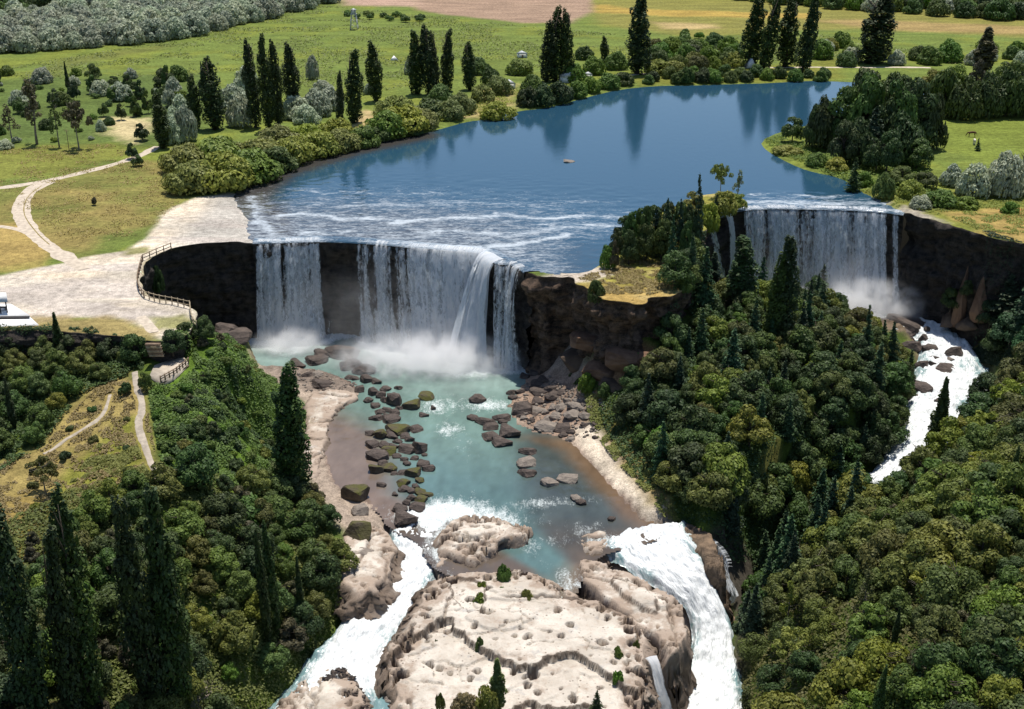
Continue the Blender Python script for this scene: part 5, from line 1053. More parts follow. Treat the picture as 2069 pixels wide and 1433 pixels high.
# ---- poplars and other single trees
GP = 'poplars along the far river bank'
for (u, vb, vt, w_, lb) in ((330, 300, 188, 30, 'short dark cone-shaped poplar at the left end of the bank, by the dirt road'), (397, 262, 150, 26, 'dark poplar just right of the cone-shaped one, left of the thick clump'), (434, 262, 112, 42, 'thick leaning poplar left of the tall trio behind the bright willows'),
    (517, 258, 74, 27, 'leftmost of the tall poplar trio behind the bright willows'), (545, 262, 70, 30, 'middle poplar of the tall trio behind the bright willows'), (565, 258, 74, 25, 'right poplar of the tall trio behind the bright willows'), (596, 235, 80, 30, 'single dark poplar right of the tall trio'),
    (688, 268, 138, 16, 'thin small poplar left of the isolated tapering poplar'), (715, 248, 97, 32, 'isolated tapering poplar standing at the sandy track'), (761, 205, 78, 30, 'pointed poplar alone in the green pasture edge'),
    (842, 190, 58, 30, 'left poplar of the clump of four on the middle bank'), (866, 192, 46, 30, 'tallest poplar of the clump of four on the middle bank'), (882, 190, 62, 20, 'thin inner poplar of the clump of four on the middle bank'), (901, 184, 57, 28, 'right poplar of the clump of four on the middle bank'),
    (948, 182, 82, 24, 'single poplar between the clump of four and the campsite'), (1104, 165, 38, 30, 'left poplar of the dense trio beside the white hut'), (1122, 165, 12, 34, 'tallest middle poplar of the dense trio beside the white hut'), (1146, 165, 13, 26, 'right poplar of the dense trio beside the white hut'),
    (1222, 128, 70, 16, 'small slender poplar standing far back behind the bank shrubs'), (1287, 150, -18, 42, 'great lone poplar whose dark reflection crosses the river'), (1512, 134, -12, 38, 'leftmost of the four leaning poplars at the river bend'), (1542, 140, -14, 34, 'second of the four leaning poplars at the river bend'),
    (1584, 136, -8, 38, 'third of the four leaning poplars at the river bend'), (1620, 150, -10, 30, 'fourth and slimmest of the leaning poplars at the river bend'), (1757, 128, -25, 66, 'broad dense poplar towering behind the right bank trees')):
    o = tree_px(u, vb, vt, 'poplar', 'poplar', lb, GP, w_, lean=.02)
    if 'leaning poplars' in lb: o.rotation_euler = (0, rad(6), 0)
GG = 'poplars in the gorge'
for (u, vb, vt, w_, k, lm, lb) in ((590, 1000, 735, 62, 'poplar', 'poplar', 'tall dark poplar on the left bank below the waterfall'), (1497, 640, 475, 56, 'poplar', 'dark', 'left poplar in front of the distant waterfall'), (1580, 690, 466, 46, 'poplar', 'dark', 'tall right poplar in front of the distant waterfall'), (1560, 690, 510, 38, 'poplar', 'dark', 'shorter trunk beside the tall right poplar before the distant waterfall'),
    (1885, 935, 762, 40, 'slim', 'dark', 'lone thin poplar standing before the white right rapids'), (1956, 840, 766, 34, 'pine', 'conifer', 'small pine on the rim of the right foreground wood'), (1745, 740, 618, 34, 'pine', 'conifer', 'dark pine on the right crest of the island wood'), (1655, 650, 570, 50, 'conifer', 'conifer', 'dark conifer hiding the foot of the distant waterfall'), (1420, 640, 500, 60, 'conifer', 'conifer', 'dark conifer below the island grass beside the slender falls')):
    tree_px(u, vb, vt, k, lm, lb, GG, w_)
GF = 'poplars in the left foreground wood'
for (u, vb, vt, w_, lb) in ((352, 1440, 972, 62, 'tallest poplar of the left foreground wood'), (312, 1440, 1000, 56, 'poplar just left of the tallest one in the left foreground wood'), (180, 1440, 985, 66, 'tall poplar rising beside the dry grass in the left foreground wood'), (150, 1460, 1060, 52, 'shorter poplar beside the tall one near the dry grass, left foreground'), (82, 1470, 1040, 64, 'leftmost broad poplar of the left foreground wood'), (372, 1440, 1070, 50, 'poplar just right of the tallest one in the left foreground wood'),
    (560, 1290, 1050, 30, 'slender poplar above the white chute'), (545, 1310, 1060, 24, 'slender poplar just left of another one above the white chute'), (610, 1260, 1120, 18, 'smallest slender poplar above the white chute'), (125, 720, 628, 22, 'small upright tree at the edge of the gravel lot')):
    tree_px(u, vb, vt, 'poplar' if w_ > 40 else 'slim', 'poplar', lb, GF, w_)
# island top
for (u, vb, vt, w_, k, lm, lb) in ((1408, 562, 355, 44, 'conifer', 'conifer', 'tallest dark conifer on the island'), (1357, 556, 435, 32, 'conifer', 'conifer', 'narrow dark conifer at the edge of the dry island grass'), (1342, 520, 400, 40, 'conifer', 'conifer', 'dark conifer in the island clump, behind the narrow one'), (1372, 525, 402, 38, 'conifer', 'conifer', 'dark conifer in the island clump, left of the tallest'), (1305, 525, 408, 46, 'broad', 'dark', 'dense dark tree in the middle of the island clump'), (1275, 522, 420, 46, 'broad', 'dark', 'dense dark tree left of the middle of the island clump'),
    (1248, 528, 450, 40, 'broad', 'dark', 'lower dark tree near the left end of the island clump'), (1228, 542, 490, 36, 'willow', 'fresh', 'bright green bush at the left tip of the island'), (1240, 545, 480, 22, 'small', 'brown', 'brownish bush among the left island trees'), (1325, 515, 420, 40, 'conifer', 'conifer', 'pointed conifer rising between the dense island trees'), (1430, 470, 400, 50, 'willow', 'willow', 'yellow-green bush behind the tallest island conifer'), (1460, 440, 378, 60, 'willow', 'willow', 'bright yellow-green bush above the slender falls'), (1488, 430, 388, 44, 'broad', 'olive', 'rounded olive bush at the lip of the wide distant fall'), (1445, 440, 392, 24, 'conifer', 'conifer', 'small pointed conifer above the slender falls'), (1455, 400, 325, 44, 'open', 'willow', 'thin airy yellow tree on the back of the island'), (1490, 400, 340, 30, 'sparse', 'willow', 'nearly bare thin tree on the back of the island'), (1400, 430, 385, 50, 'broad', 'olive', 'olive-green bush behind the island conifers'), (1440, 600, 510, 60, 'conifer', 'conifer', 'dark conifer on the island flank under the slender falls'), (1385, 600, 540, 40, 'broad', 'dark', 'dark bush under the right tip of the island grass'), (1395, 570, 470, 40, 'conifer', 'conifer', 'dark conifer at the right tip of the island grass')):
    tree_px(u, vb, vt, k, lm, lb, 'trees on the island', w_)
PT = ((1262, 505, 425, 52), (1288, 515, 405, 52), (1318, 505, 400, 54), (1345, 498, 395, 50), (1375, 505, 395, 50), (1395, 520, 400, 46), (1300, 530, 440, 46), (1335, 528, 430, 44), (1385, 545, 440, 40), (1270, 535, 460, 40))
for (u, vb, vt, w_), k in zip(PT, ranks(PT, lambda q: q[0])):
    tree_px(u, vb, vt, 'broad', 'dark', 'dense dark tree in the island clump, '+k+' from the left', 'packed trees on the island', w_)
# left field trees
for (u, vb, vt, w_, k, lm, lb) in ((75, 292, 148, 60, 'sparse', 'brown', 'tall bare-branched tree with a tuft of leaves beside the left lawn'), (25, 288, 205, 40, 'sparse', 'brown', 'bare thin tree at the left edge beyond the lawn'), (120, 298, 185, 36, 'sparse', 'dark', 'slim dark tree between the tall bare tree and the sparse round tree'), (160, 302, 200, 60, 'open', 'brown', 'sparse round brownish tree on the edge of the left lawn'), (288, 284, 245, 32, 'small', 'dark', 'small round lollipop tree beside the dirt road'), (267, 322, 285, 26, 'small', 'dark', 'upper of two dark bushes at the dirt road'), (278, 336, 305, 26, 'small', 'dark', 'lower of two dark bushes at the dirt road'),
    (193, 415, 395, 16, 'shrub', 'brown', 'tiny leafless bush on the dry lawn'), (92, 995, 920, 70, 'open', 'olive', 'olive tree casting a shadow on the dry slope'), (255, 798, 770, 32, 'shrub', 'dark', 'small dark bush where the footpath forks'), (296, 790, 745, 30, 'broad', 'dark', 'dark bush at the left end of the lookout terrace'), (395, 985, 890, 100, 'broad', 'dark', 'large dark round bush right of the lower footpath'), (505, 1050, 1000, 90, 'willow', 'fresh', 'pale green bush in the upper left foreground wood'), (350, 715, 660, 50, 'broad', 'dark', 'dark round bush right of the wooden steps'), (412, 690, 632, 46, 'broad', 'dark', 'dark bush on the brink below the end of the fence'), (275, 730, 668, 60, 'broad', 'dark', 'dark bush left of the wooden steps'),
    (320, 590, 530, 30, 'willow', 'dark', 'dark bush inside the fence on the alcove brink'), (1018, 1188, 1132, 36, 'shrub', 'fresh', 'green bush at the upstream end of the pale rock dome'), (1016, 1212, 1180, 26, 'shrub', 'fresh', 'small green bush right below the bush at the rock end'), (975, 1200, 1170, 28, 'shrub', 'olive', 'small rounded bush at the left of the rock end'), (968, 1226, 1195, 30, 'shrub', 'olive', 'low rounded bush on the pale rock, second from the left'), (1064, 1225, 1185, 28, 'shrub', 'willow', 'pale dry bush on the pale rock'), (970, 1325, 1278, 20, 'shrub', 'fresh', 'narrow upright bush in the crack of the pale rock'), (882, 1306, 1288, 10, 'shrub', 'fresh', 'tiny green plant on the left of the pale rock'), (1005, 1440, 1330, 34, 'slim', 'willow', 'thin yellow-green sapling at the bottom edge of the pale rock'),
    (985, 1450, 1380, 60, 'willow', 'willow', 'yellow-green bush at the foot of the sapling on the pale rock'), (940, 1450, 1395, 70, 'willow', 'dry', 'rusty dry bush at the bottom edge of the pale rock'), (1205, 1450, 1395, 34, 'conifer', 'dark', 'little dark conifer on the pale rock at the bottom edge'), (1245, 1345, 1300, 30, 'shrub', 'fresh', 'green bush in the notch on the right of the pale rock'), (1250, 1385, 1350, 30, 'shrub', 'fresh', 'green bush lower in the notch of the pale rock'), (1285, 1325, 1290, 20, 'shrub', 'olive', 'small bush beside the spout of water'), (1140, 1325, 1308, 20, 'shrub', 'olive', 'low bush in the ledge crack of the pale rock'), (890, 1440, 1395, 24, 'shrub', 'olive', 'small olive bush left of the rusty dry bush'), (1185, 790, 750, 40, 'willow', 'fresh', 'bright green bush at the foot of the island talus'), (1220, 800, 770, 32, 'willow', 'fresh', 'smaller bright green bush at the foot of the island talus'), (1205, 610, 560, 40, 'willow', 'dark', 'green bush hanging on the island cliff'), (1450, 1000, 880, 120, 'broad', 'fresh', 'bright rounded tree at the near foot of the island wood')):
    z_ = -31.0 if (1130 < vb < 1260 and 950 < u < 1080) else (-32.5 if (vb > 1260 and 870 < u < 1300) else None)
    tree_px(u, vb, vt, k, lm, lb, None, w_, z=z_, name='bush' if ('bush' in lb or 'plant' in lb) else None, cat='bush' if ('bush' in lb or 'plant' in lb) else None)
# willows and shrubs along the banks
WB = ((395, 386, 100, 62), (450, 378, 120, 70), (505, 362, 110, 58), (380, 345, 90, 56), (440, 335, 110, 60), (520, 332, 90, 56), (560, 343, 80, 46), (590, 325, 80, 50), (640, 311, 80, 46), (690, 302, 70, 42), (735, 296, 60, 40), (620, 290, 70, 40), (560, 300, 80, 45), (680, 275, 60, 36), (780, 275, 80, 50), (812, 266, 90, 52), (850, 258, 70, 44), (800, 240, 80, 46), (870, 238, 60, 40), (908, 240, 60, 40), (930, 228, 56, 40), (1004, 240, 62, 34), (890, 205, 50, 34), (975, 205, 46, 34), (1010, 190, 52, 40), (1050, 150, 50, 34), (965, 150, 46, 34), (1330, 150, 50, 30), (1360, 150, 46, 28), (1480, 135, 40, 30))
for i, ((u, v, w_, hp), k) in enumerate(zip(WB, ranks(WB, lambda q: q[0]))):
    tree_px(u, v, v-hp*1.1, 'willow', 'willow' if i % 4 != 2 else 'fresh', ('bright yellow-green willow' if i % 4 != 2 else 'fresh-green')+' bush of the left river bank, '+k+' from the left', 'bushes along the left river bank', w_*1.2)
DB = ((770, 282, 50, 30), (835, 272, 44, 30), (1065, 214, 52, 42), (1092, 212, 60, 44), (1130, 206, 60, 44), (1165, 196, 50, 36), (1190, 186, 50, 34), (1230, 178, 50, 34), (1260, 172, 44, 30), (1075, 190, 50, 44), (1160, 165, 50, 40), (1200, 150, 50, 40), (1245, 140, 50, 40), (1385, 168, 36, 36), (1420, 166, 40, 30), (1180, 120, 40, 30), (800, 270, 34, 34), (1330, 130, 44, 34), (1400, 120, 44, 34), (1440, 125, 44, 34), (990, 170, 44, 40))
for (u, v, w_, hp), k in zip(DB, ranks(DB, lambda q: q[0])):
    tree_px(u, v, v-hp, 'willow', 'dark' if w_ != 50 else 'fresh', ('dark' if w_ != 50 else 'mid')+' green bush on the far river bank, '+k+' from the left', 'dark bushes on the far river bank', w_, name='bush', cat='bush')
SB = ((640, 235, 70, 60), (668, 222, 60, 50), (600, 240, 70, 50), (652, 195, 50, 36), (485, 255, 60, 70), (470, 225, 70, 60), (365, 250, 60, 60), (352, 215, 50, 60), (500, 190, 60, 60), (375, 285, 50, 80), (620, 250, 60, 40), (830, 150, 30, 36), (10, 300, 40, 20), (205, 265, 24, 24), (55, 225, 40, 26), (745, 190, 24, 24), (350, 290, 50, 60), (632, 160, 30, 52))
for (u, v, w_, hp), k in zip(SB, ranks(SB, lambda q: q[0])):
    tree_px(u, v, v-hp, 'willow', 'silver', 'silvery grey-green tree behind the left bank, '+k+' from the left', 'silvery trees behind the left bank', w_)
OB = ((210, 236, 24, 36), (245, 243, 24, 38), (275, 236, 26, 44), (300, 230, 24, 50), (318, 225, 20, 60), (258, 180, 22, 40), (285, 200, 24, 40), (230, 205, 26, 40), (190, 190, 30, 40), (150, 205, 30, 46), (110, 215, 30, 40), (340, 180, 26, 50), (265, 215, 20, 36))
for (u, v, w_, hp), k in zip(OB, ranks(OB, lambda q: q[0])):
    tree_px(u, v, v-hp, 'small', 'dark', 'small dark orchard tree in the left field, '+k+' from the left', 'small trees in the left field', w_)
n_ = wood([(-100, 150), (200, 150), (420, 165), (420, 230), (330, 240), (300, 200), (100, 215), (-100, 270)], 15, [(2, 'willow', 'fresh', 7, 'mid-green bushy tree in the rough field on the left'), (2, 'willow', 'silver', 7, 'pale bushy tree in the rough field on the left'), (2, 'broad', 'dark', 9, 'dark round tree in the rough field on the left'), (1, 'slim', 'dark', 14, 'slender dark tree in the rough field on the left')], 'trees in the left field', 30, z=0, hs=(.6, 1.2)); print('field trees', n_)
n_ = wood([(-100, 165), (60, 175), (320, 175), (330, 220), (230, 260), (200, 290), (100, 290), (-100, 295)], 13, [(2, 'shrub', 'fresh', 2.6, 'low green shrub in the rough field on the left'), (1, 'shrub', 'silver', 2.4, 'low silvery shrub in the rough field on the left'), (1, 'willow', 'dark', 4, 'low dark bush in the rough field on the left')], 'shrubs in the left field', 31, z=0); print('field', n_)
# belts of trees far back
n_ = wood([(-60, 112), (-60, 52), (150, 30), (420, 12), (640, -12), (668, 6), (520, 44), (380, 74), (200, 98)], 9.5, [(5, 'willow', 'silver', 12, 'silvery willow of the grey-green belt beyond the pasture')], 'silvery willows of the far belt', 32, z=0); print('belt', n_)
n_ = wood([(-60, 55), (-60, -40), (640, -60), (640, -14), (400, 8), (150, 26)], 17, [(3, 'willow', 'dark', 17, 'dark tree behind the grey-green belt at the upper left'), (1, 'slim', 'poplar', 24, 'dark poplar behind the grey-green belt at the upper left'), (2, 'willow', 'fresh', 15, 'green tree behind the grey-green belt at the upper left')], 'trees behind the far belt', 33, z=0); print('belt2', n_)
n_ = wood([(1380, -8), (1650, 16), (1900, 34), (2160, 48), (2160, -30), (1380, -40)], 12.5, [(3, 'willow', 'dark', 12, 'dark bush in the far hedge at the upper right'), (3, 'willow', 'fresh', 12, 'green bush in the far hedge at the upper right'), (2, 'willow', 'silver', 12, 'pale bush in the far hedge at the upper right')], 'bushes of the far right hedge', 34, z=0); print('hedge', n_)
n_ = wood([(1370, 74), (1480, 88), (1490, 82), (1380, 68)], 9, [(1, 'shrub', 'fresh', 4, 'low bush in the thin hedge across the far pasture')], 'bushes of the thin hedge', 35, z=0)
n_ = wood([(700, 28), (870, 38), (860, 48), (760, 42), (690, 36)], 8, [(1, 'shrub', 'fresh', 4, 'low bush beside the far watchtower')], 'bushes by the watchtower', 36, z=0)
n_ = wood([(1290, 160), (1400, 156), (1500, 152), (1600, 158), (1690, 155), (1690, 162), (1560, 163), (1400, 168), (1300, 170)], 7, [(2, 'willow', 'fresh', 5.5, 'green bush fringing the far shore of the river'), (1, 'willow', 'dark', 5.5, 'dark bush fringing the far shore of the river')], 'bushes fringing the far shore', 37, z=0); print('fringe', n_)
n_ = wood([(1300, 105), (1480, 98), (1490, 135), (1400, 148), (1300, 145)], 11, [(2, 'willow', 'fresh', 9, 'green bushy tree on the far bank between the great poplars'), (1, 'willow', 'olive', 8, 'olive bushy tree on the far bank between the great poplars')], 'bushy trees on the far bank', 38, z=0)
n_ = wood([(1640, 105), (1700, 95), (1760, 120), (2160, 100), (2160, 135), (1900, 130), (1790, 135), (1660, 140)], 13, [(2, 'willow', 'fresh', 9, 'green bushy tree in the row behind the right bank'), (1, 'willow', 'olive', 9, 'olive bushy tree in the row behind the right bank'), (1, 'willow', 'silver', 9, 'pale bushy tree in the row behind the right bank')], 'bushy trees behind the right bank', 39, z=0)
# right bank
for (u, vb, vt, w_, k, lm, lb) in ((1700, 300, 155, 80, 'broad', 'dark', 'dark spreading tree nearest the river in the right bank group'), (1742, 305, 125, 105, 'broad', 'dark', 'largest dark spreading tree of the right bank group'), (1800, 310, 140, 90, 'broad', 'dark', 'tall dark tree in the middle of the right bank group'), (1842, 300, 150, 100, 'broad', 'dark', 'broad dark tree on the right of the bank group'), (1872, 300, 175, 80, 'willow', 'dark', 'dark domed tree at the pasture side of the right bank group'), (1760, 330, 215, 70, 'conifer', 'conifer', 'lower dark conifer in front of the right bank group'), (1700, 335, 230, 60, 'broad', 'dark', 'lower dark round tree in front of the right bank group'), (1640, 300, 205, 44, 'broad', 'dark', 'dark tree on the point of the right bank'), (1600, 288, 228, 50, 'broad', 'dark', 'low dark tree at the tip of the right bank point'), (1662, 245, 190, 26, 'conifer', 'conifer', 'small dark conifer at the water behind the point'), (1722, 388, 318, 36, 'conifer', 'dark', 'dark cone-shaped tree standing at the lip right of the river'), (1790, 350, 250, 60, 'broad', 'dark', 'dark bushy tree before the rocks of the right bank'), (1850, 340, 270, 70, 'broad', 'dark', 'dark bushy tree beside the right pasture'), (1770, 345, 270, 60, 'broad', 'dark', 'dark bushy tree behind the lip bushes on the right'), (1720, 300, 200, 70, 'broad', 'dark', 'dark bushy tree at the heart of the right bank group'),
    (1660, 300, 190, 70, 'willow', 'dark', 'dark domed tree behind the point of the right bank'), (1780, 315, 190, 90, 'willow', 'dark', 'dark domed tree in the heart of the right bank group'), (1820, 330, 220, 90, 'willow', 'dark', 'dark domed tree low on the right of the bank group'), (1735, 330, 235, 90, 'willow', 'dark', 'dark domed tree low in front of the bank group'),
    (1745, 232, 128, 90, 'willow', 'dark', 'dark domed tree hiding the far end of the river'), (1805, 228, 140, 90, 'willow', 'dark', 'dark domed tree right of the one hiding the river end'),
    (1985, 150, 52, 50, 'slim', 'brown', 'tall brownish tree rising above the right wood'), (1970, 205, 118, 44, 'broad', 'brown', 'brownish crown under the tall brownish tree'), (1905, 235, 130, 80, 'willow', 'dark', 'dark tree at the left end of the wood beyond the pasture'), (1945, 240, 150, 80, 'willow', 'dark', 'second dark tree of the wood beyond the pasture'), (1990, 236, 140, 84, 'willow', 'dark', 'third dark tree of the wood beyond the pasture'), (2032, 234, 130, 84, 'willow', 'dark', 'fourth dark tree of the wood beyond the pasture'), (2075, 234, 125, 90, 'willow', 'dark', 'dark tree of the wood beyond the pasture at the picture edge'), (1880, 200, 130, 60, 'broad', 'olive', 'olive tree behind the wood beyond the pasture'), (1925, 195, 125, 60, 'broad', 'olive', 'second olive tree behind the wood beyond the pasture'), (2040, 180, 110, 70, 'broad', 'fresh', 'green tree behind the wood beyond the pasture'),
    (2030, 395, 300, 90, 'willow', 'silver', 'large silvery willow beyond the right cliff'), (1965, 395, 325, 80, 'willow', 'silver', 'silvery willow left of the large one beyond the right cliff'), (2075, 390, 285, 80, 'willow', 'silver', 'silvery willow at the right picture edge'), (1920, 375, 330, 50, 'willow', 'silver', 'small silvery willow beside the right pasture'), (1975, 305, 278, 14, 'conifer', 'conifer', 'tiny conifer in the right pasture'),
    (1785, 400, 345, 50, 'willow', 'fresh', 'green bush at the right lip above the wide fall'), (1840, 400, 360, 60, 'willow', 'willow', 'yellow-green bush above the right cliff'), (1900, 415, 380, 70, 'willow', 'fresh', 'green bush in the grass above the right cliff'), (1860, 420, 392, 50, 'willow', 'silver', 'pale bush near the brink of the right cliff'), (1950, 420, 395, 60, 'willow', 'fresh', 'low green bush farther along the right cliff top'), (1650, 335, 305, 50, 'willow', 'fresh', 'green bush on the shore right of the river'), (1690, 345, 315, 50, 'willow', 'willow', 'yellow-green bush on the shore right of the river'), (1590, 310, 292, 60, 'willow', 'willow', 'low reeds on the tip of the right bank point'), (1820, 375, 330, 56, 'broad', 'olive', 'olive bush between the rocks of the right bank'), (1870, 380, 340, 50, 'broad', 'olive', 'second olive bush between the rocks of the right bank'), (1745, 375, 345, 40, 'willow', 'fresh', 'green bush right of the cone-shaped tree at the lip'), (2040, 430, 405, 40, 'willow', 'fresh', 'green bush by the patch of red soil'), (1655, 280, 255, 40, 'willow', 'fresh', 'light green bush on the point of the right bank'), (1680, 300, 270, 44, 'willow', 'fresh', 'light green bush in the middle of the right point'),
    (2035, 640, 555, 70, 'conifer', 'conifer', 'bluish conifer below the right cliff'), (2069, 660, 560, 70, 'conifer', 'conifer', 'bluish conifer below the right cliff at the picture edge'), (2000, 660, 600, 60, 'broad', 'dark', 'dark tree on the slope right of the orange pinnacles'), (2040, 700, 625, 80, 'broad', 'conifer', 'bluish round tree over the right rapids'), (2010, 715, 655, 60, 'broad', 'dark', 'dark tree over the right bank of the right rapids'), (2075, 720, 650, 70, 'broad', 'conifer', 'bluish round tree over the right rapids at the edge'), (1920, 625, 575, 44, 'broad', 'dark', 'dark bush at the foot of the orange pinnacles'), (1950, 600, 560, 30, 'broad', 'dark', 'small dark bush between the orange pinnacles')):
    tree_px(u, vb, vt, k, lm, lb, None, w_, name='bush' if 'bush' in lb else None, cat='bush' if 'bush' in lb else None)
print('trees', NTREE[0], round(time.time()-T0, 1))
# ================================================================== ROADS AND PATHS
def path_sheet(name, px, width, col, label, lift=.05, seed=0, mat=None, n=7, z=None):
    P = [ground(u, v) if z is None else at(u, v, z) for u, v in px]
    R, s = smooth_poly([p[:2] for p in P], .8, it=2); N = normals2(R)
    wv = width*(1+(fbm(s*.15, s*0+seed, 300+seed, 3)-.5)*.7); rows = []
    for k in range(n):
        t = k/(n-1)-.5; o_ = t*wv+(fbm(s*.5, s*0+k*3., 310+seed, 2)-.5)*.25*abs(t)*2; Q = R+N*o_[:, None]
        rows.append(np.stack([Q[:, 0], Q[:, 1], np.maximum(hz(Q[:, 0], Q[:, 1]), 0 if z == 'x' else -99)+lift-(.12 if k in (0, n-1) else 0)], 1))
    return tag(link(name, mesh(name, np.concatenate(rows), gridfaces(n, len(R))[:, ::-1], mat)), label, kind='structure')
M_DIRT = simple_mat('pale_dirt', (.47, .40, .32), .95, .18, .8, .4, .05)
M_PATH = simple_mat('path_gravel', (.36, .31, .25), .95, .2, .9, .4, .05)
path_sheet('dirt_road', [(318, 296), (290, 312), (250, 327), (180, 346), (90, 367), (0, 380), (-120, 396)], 4.6, None, 'pale dirt road curving across the left lawn', mat=M_DIRT, seed=1)
path_sheet('dirt_road', [(100, 367), (66, 380), (44, 404), (42, 438), (64, 470), (100, 500), (140, 524), (170, 545)], 5.0, None, 'pale dirt track bending down to the gravel lot', mat=M_DIRT, seed=2, lift=.09)
path_sheet('grass_strip', [(84, 376), (58, 394), (47, 418), (50, 440), (74, 472), (100, 495)], .9, None, 'grass strip between the ruts of the bending dirt track', mat=simple_mat('rut_grass', (.22, .17, .06), .95, .3), seed=4, lift=.13, n=3)
path_sheet('dirt_road', [(-120, 452), (0, 456), (48, 466), (80, 486)], 2.8, None, 'short pale track joining from the left edge', mat=M_DIRT, seed=3, lift=.07)
path_sheet('footpath', [(272, 752), (276, 785), (286, 808), (288, 832), (278, 852), (284, 880), (296, 910), (306, 940), (322, 974)], 1.35, None, 'gravel footpath running down from the lookout terrace', mat=M_PATH, seed=5, lift=.12)
path_sheet('footpath', [(88, 918), (120, 898), (160, 872), (195, 852), (214, 830), (222, 798)], .8, None, 'narrow footpath forking left through the dry grass', mat=M_PATH, seed=6, lift=.12)
path_sheet('footpath', [(285, 640), (298, 655), (312, 672)], 2.6, None, 'pale worn strip leading to the wooden steps', mat=M_DIRT, seed=7, lift=.1)
path_sheet('dirt_road', [(1275, 152), (1330, 146), (1420, 140), (1480, 136), (1560, 137), (1700, 136), (1880, 137)], 3.5, None, 'pale lane behind the far shore of the river', mat=M_DIRT, seed=8, lift=.08)
# ================================================================== BUILT THINGS
M_WOOD = simple_mat('weathered_wood', (.20, .14, .095), .85, .3, 3)
M_PALEWOOD = simple_mat('sun_bleached_wood', (.36, .29, .20), .85, .3, 3)
M_WHITE_P = simple_mat('white_paint', (.78, .77, .75), .7, .06, 1)
M_CONC = simple_mat('pale_concrete', (.62, .60, .57), .85, .1, .7)
M_DARKM = simple_mat('dark_metal', (.06, .055, .055), .6, .2, 2)
M_TIN = simple_mat('grey_tin', (.42, .43, .44), .45, .15, 1, .2, .5)
def on_edge(px, z=0.03): return [np.array([*at(u, v, 0)[:2], 0]) for u, v in px]
def fence(px, label, h=1.9, sp=2.4, mat=None, zf=None):
    R, s = smooth_poly(on_edge(px), .4, it=0); n = max(2, int(s[-1]/sp)+1); q = np.linspace(0, s[-1], n)
    pts = [np.array([np.interp(t, s, R[:, 0]), np.interp(t, s, R[:, 1])]) for t in q]
    pts = [np.array([p[0], p[1], float(sample(HP2, p[0], p[1])) if zf is None else zf]) for p in pts]
    e = link('fence', None, None, pts[0]); tag(e, label, 'fence')
    for p in pts: MB().tube([(0, 0, -.4), (0, 0, h*.6), (.02, 0, h)], [.15, .14, .12], 6).build('post', mat or M_WOOD, e, p-pts[0])
    for a, b in zip(pts[:-1], pts[1:]):
        for k in (.45, .92):
            A_, B_ = a-pts[0], b-pts[0]; MB().tube([A_+(0, -.12, h*k), (A_+B_)/2+(0, -.12, h*k-.04), B_+(0, -.12, h*k)], [.10, .11, .10], 5).build('rail', mat or M_WOOD, e)
    return e
fence([(346, 504), (318, 515), (289, 528)], 'wooden rail fence along the back brink of the dark alcove', h=1.9, mat=M_WOOD)
fence([(288, 530), (283, 548), (278, 572), (281, 588), (291, 602)], 'wooden rail fence along the left brink of the dark alcove', h=1.9, mat=M_WOOD)
fence([(292, 603), (318, 611), (352, 617), (384, 624)], 'pale wooden rail fence along the near brink of the dark alcove', h=2.1, mat=M_PALEWOOD, sp=1.7)
fence([(385, 625), (386, 640), (390, 655), (398, 664)], 'last short run of fence dropping behind the dark bush', h=1.9, mat=M_PALEWOOD)
# steps
e = link('wooden_steps', None, None, (*at(318, 694, -1)[:2], -1)); tag(e, 'wooden steps going down from the gravel lot to the terrace', 'steps')
for k in range(6):
    p = at(316+k*1.6, 690+k*4.2, -.1-k*.6)-np.array((0, 2.6, -.5)); b = MB().box((0, 0, 0), (3.3, .8, .16)).box((0, -.38, -.22), (3.3, .08, .40)); b.build('step', M_PALEWOOD if k % 2 else M_WOOD, e, p-np.array(e.location))
# lookout terrace
TZ = -4.6
tp = [at(u, v, TZ) for u, v in ((303, 757), (325, 771), (352, 757), (381, 733), (372, 722), (340, 728), (312, 738))]
e = link('lookout_terrace', None, None, tp[0]); tag(e, 'small pale lookout terrace with wooden railing on the green bluff', 'terrace')
q0 = np.array(tp[0]); V = [p-q0 for p in tp]+[p-q0-(0, 0, 1.6) for p in tp]; n = len(tp)
link('deck', mesh('deck', V, [tuple(range(n))]+[(i, i+n, (i+1) % n+n, (i+1) % n) for i in range(n)], M_DIRT, False), e)
rl, s = smooth_poly([tp[1]-q0, tp[2]-q0, tp[3]-q0], .3, it=0); npost = 9
for k in range(npost):
    p = np.array([np.interp(k/(npost-1)*s[-1], s, rl[:, c]) for c in range(3)]); MB().box((0, 0, .55), (.24, .24, 1.5)).build('post', M_WOOD, e, p)
for hgt in (.6, 1.1):
    for a, b in ((0, len(rl)//2), (len(rl)//2, len(rl)-1)): MB().tube([rl[a]+(0, -.14, hgt), rl[b]+(0, -.14, hgt)], [.11, .11], 5).build('rail', M_WOOD, e)
MB().tube([rl[0]+(0, -.3, -.55), rl[-1]+(0, -.3, -.55)], [.22, .22], 6).build('retaining_beam', M_WOOD, e)
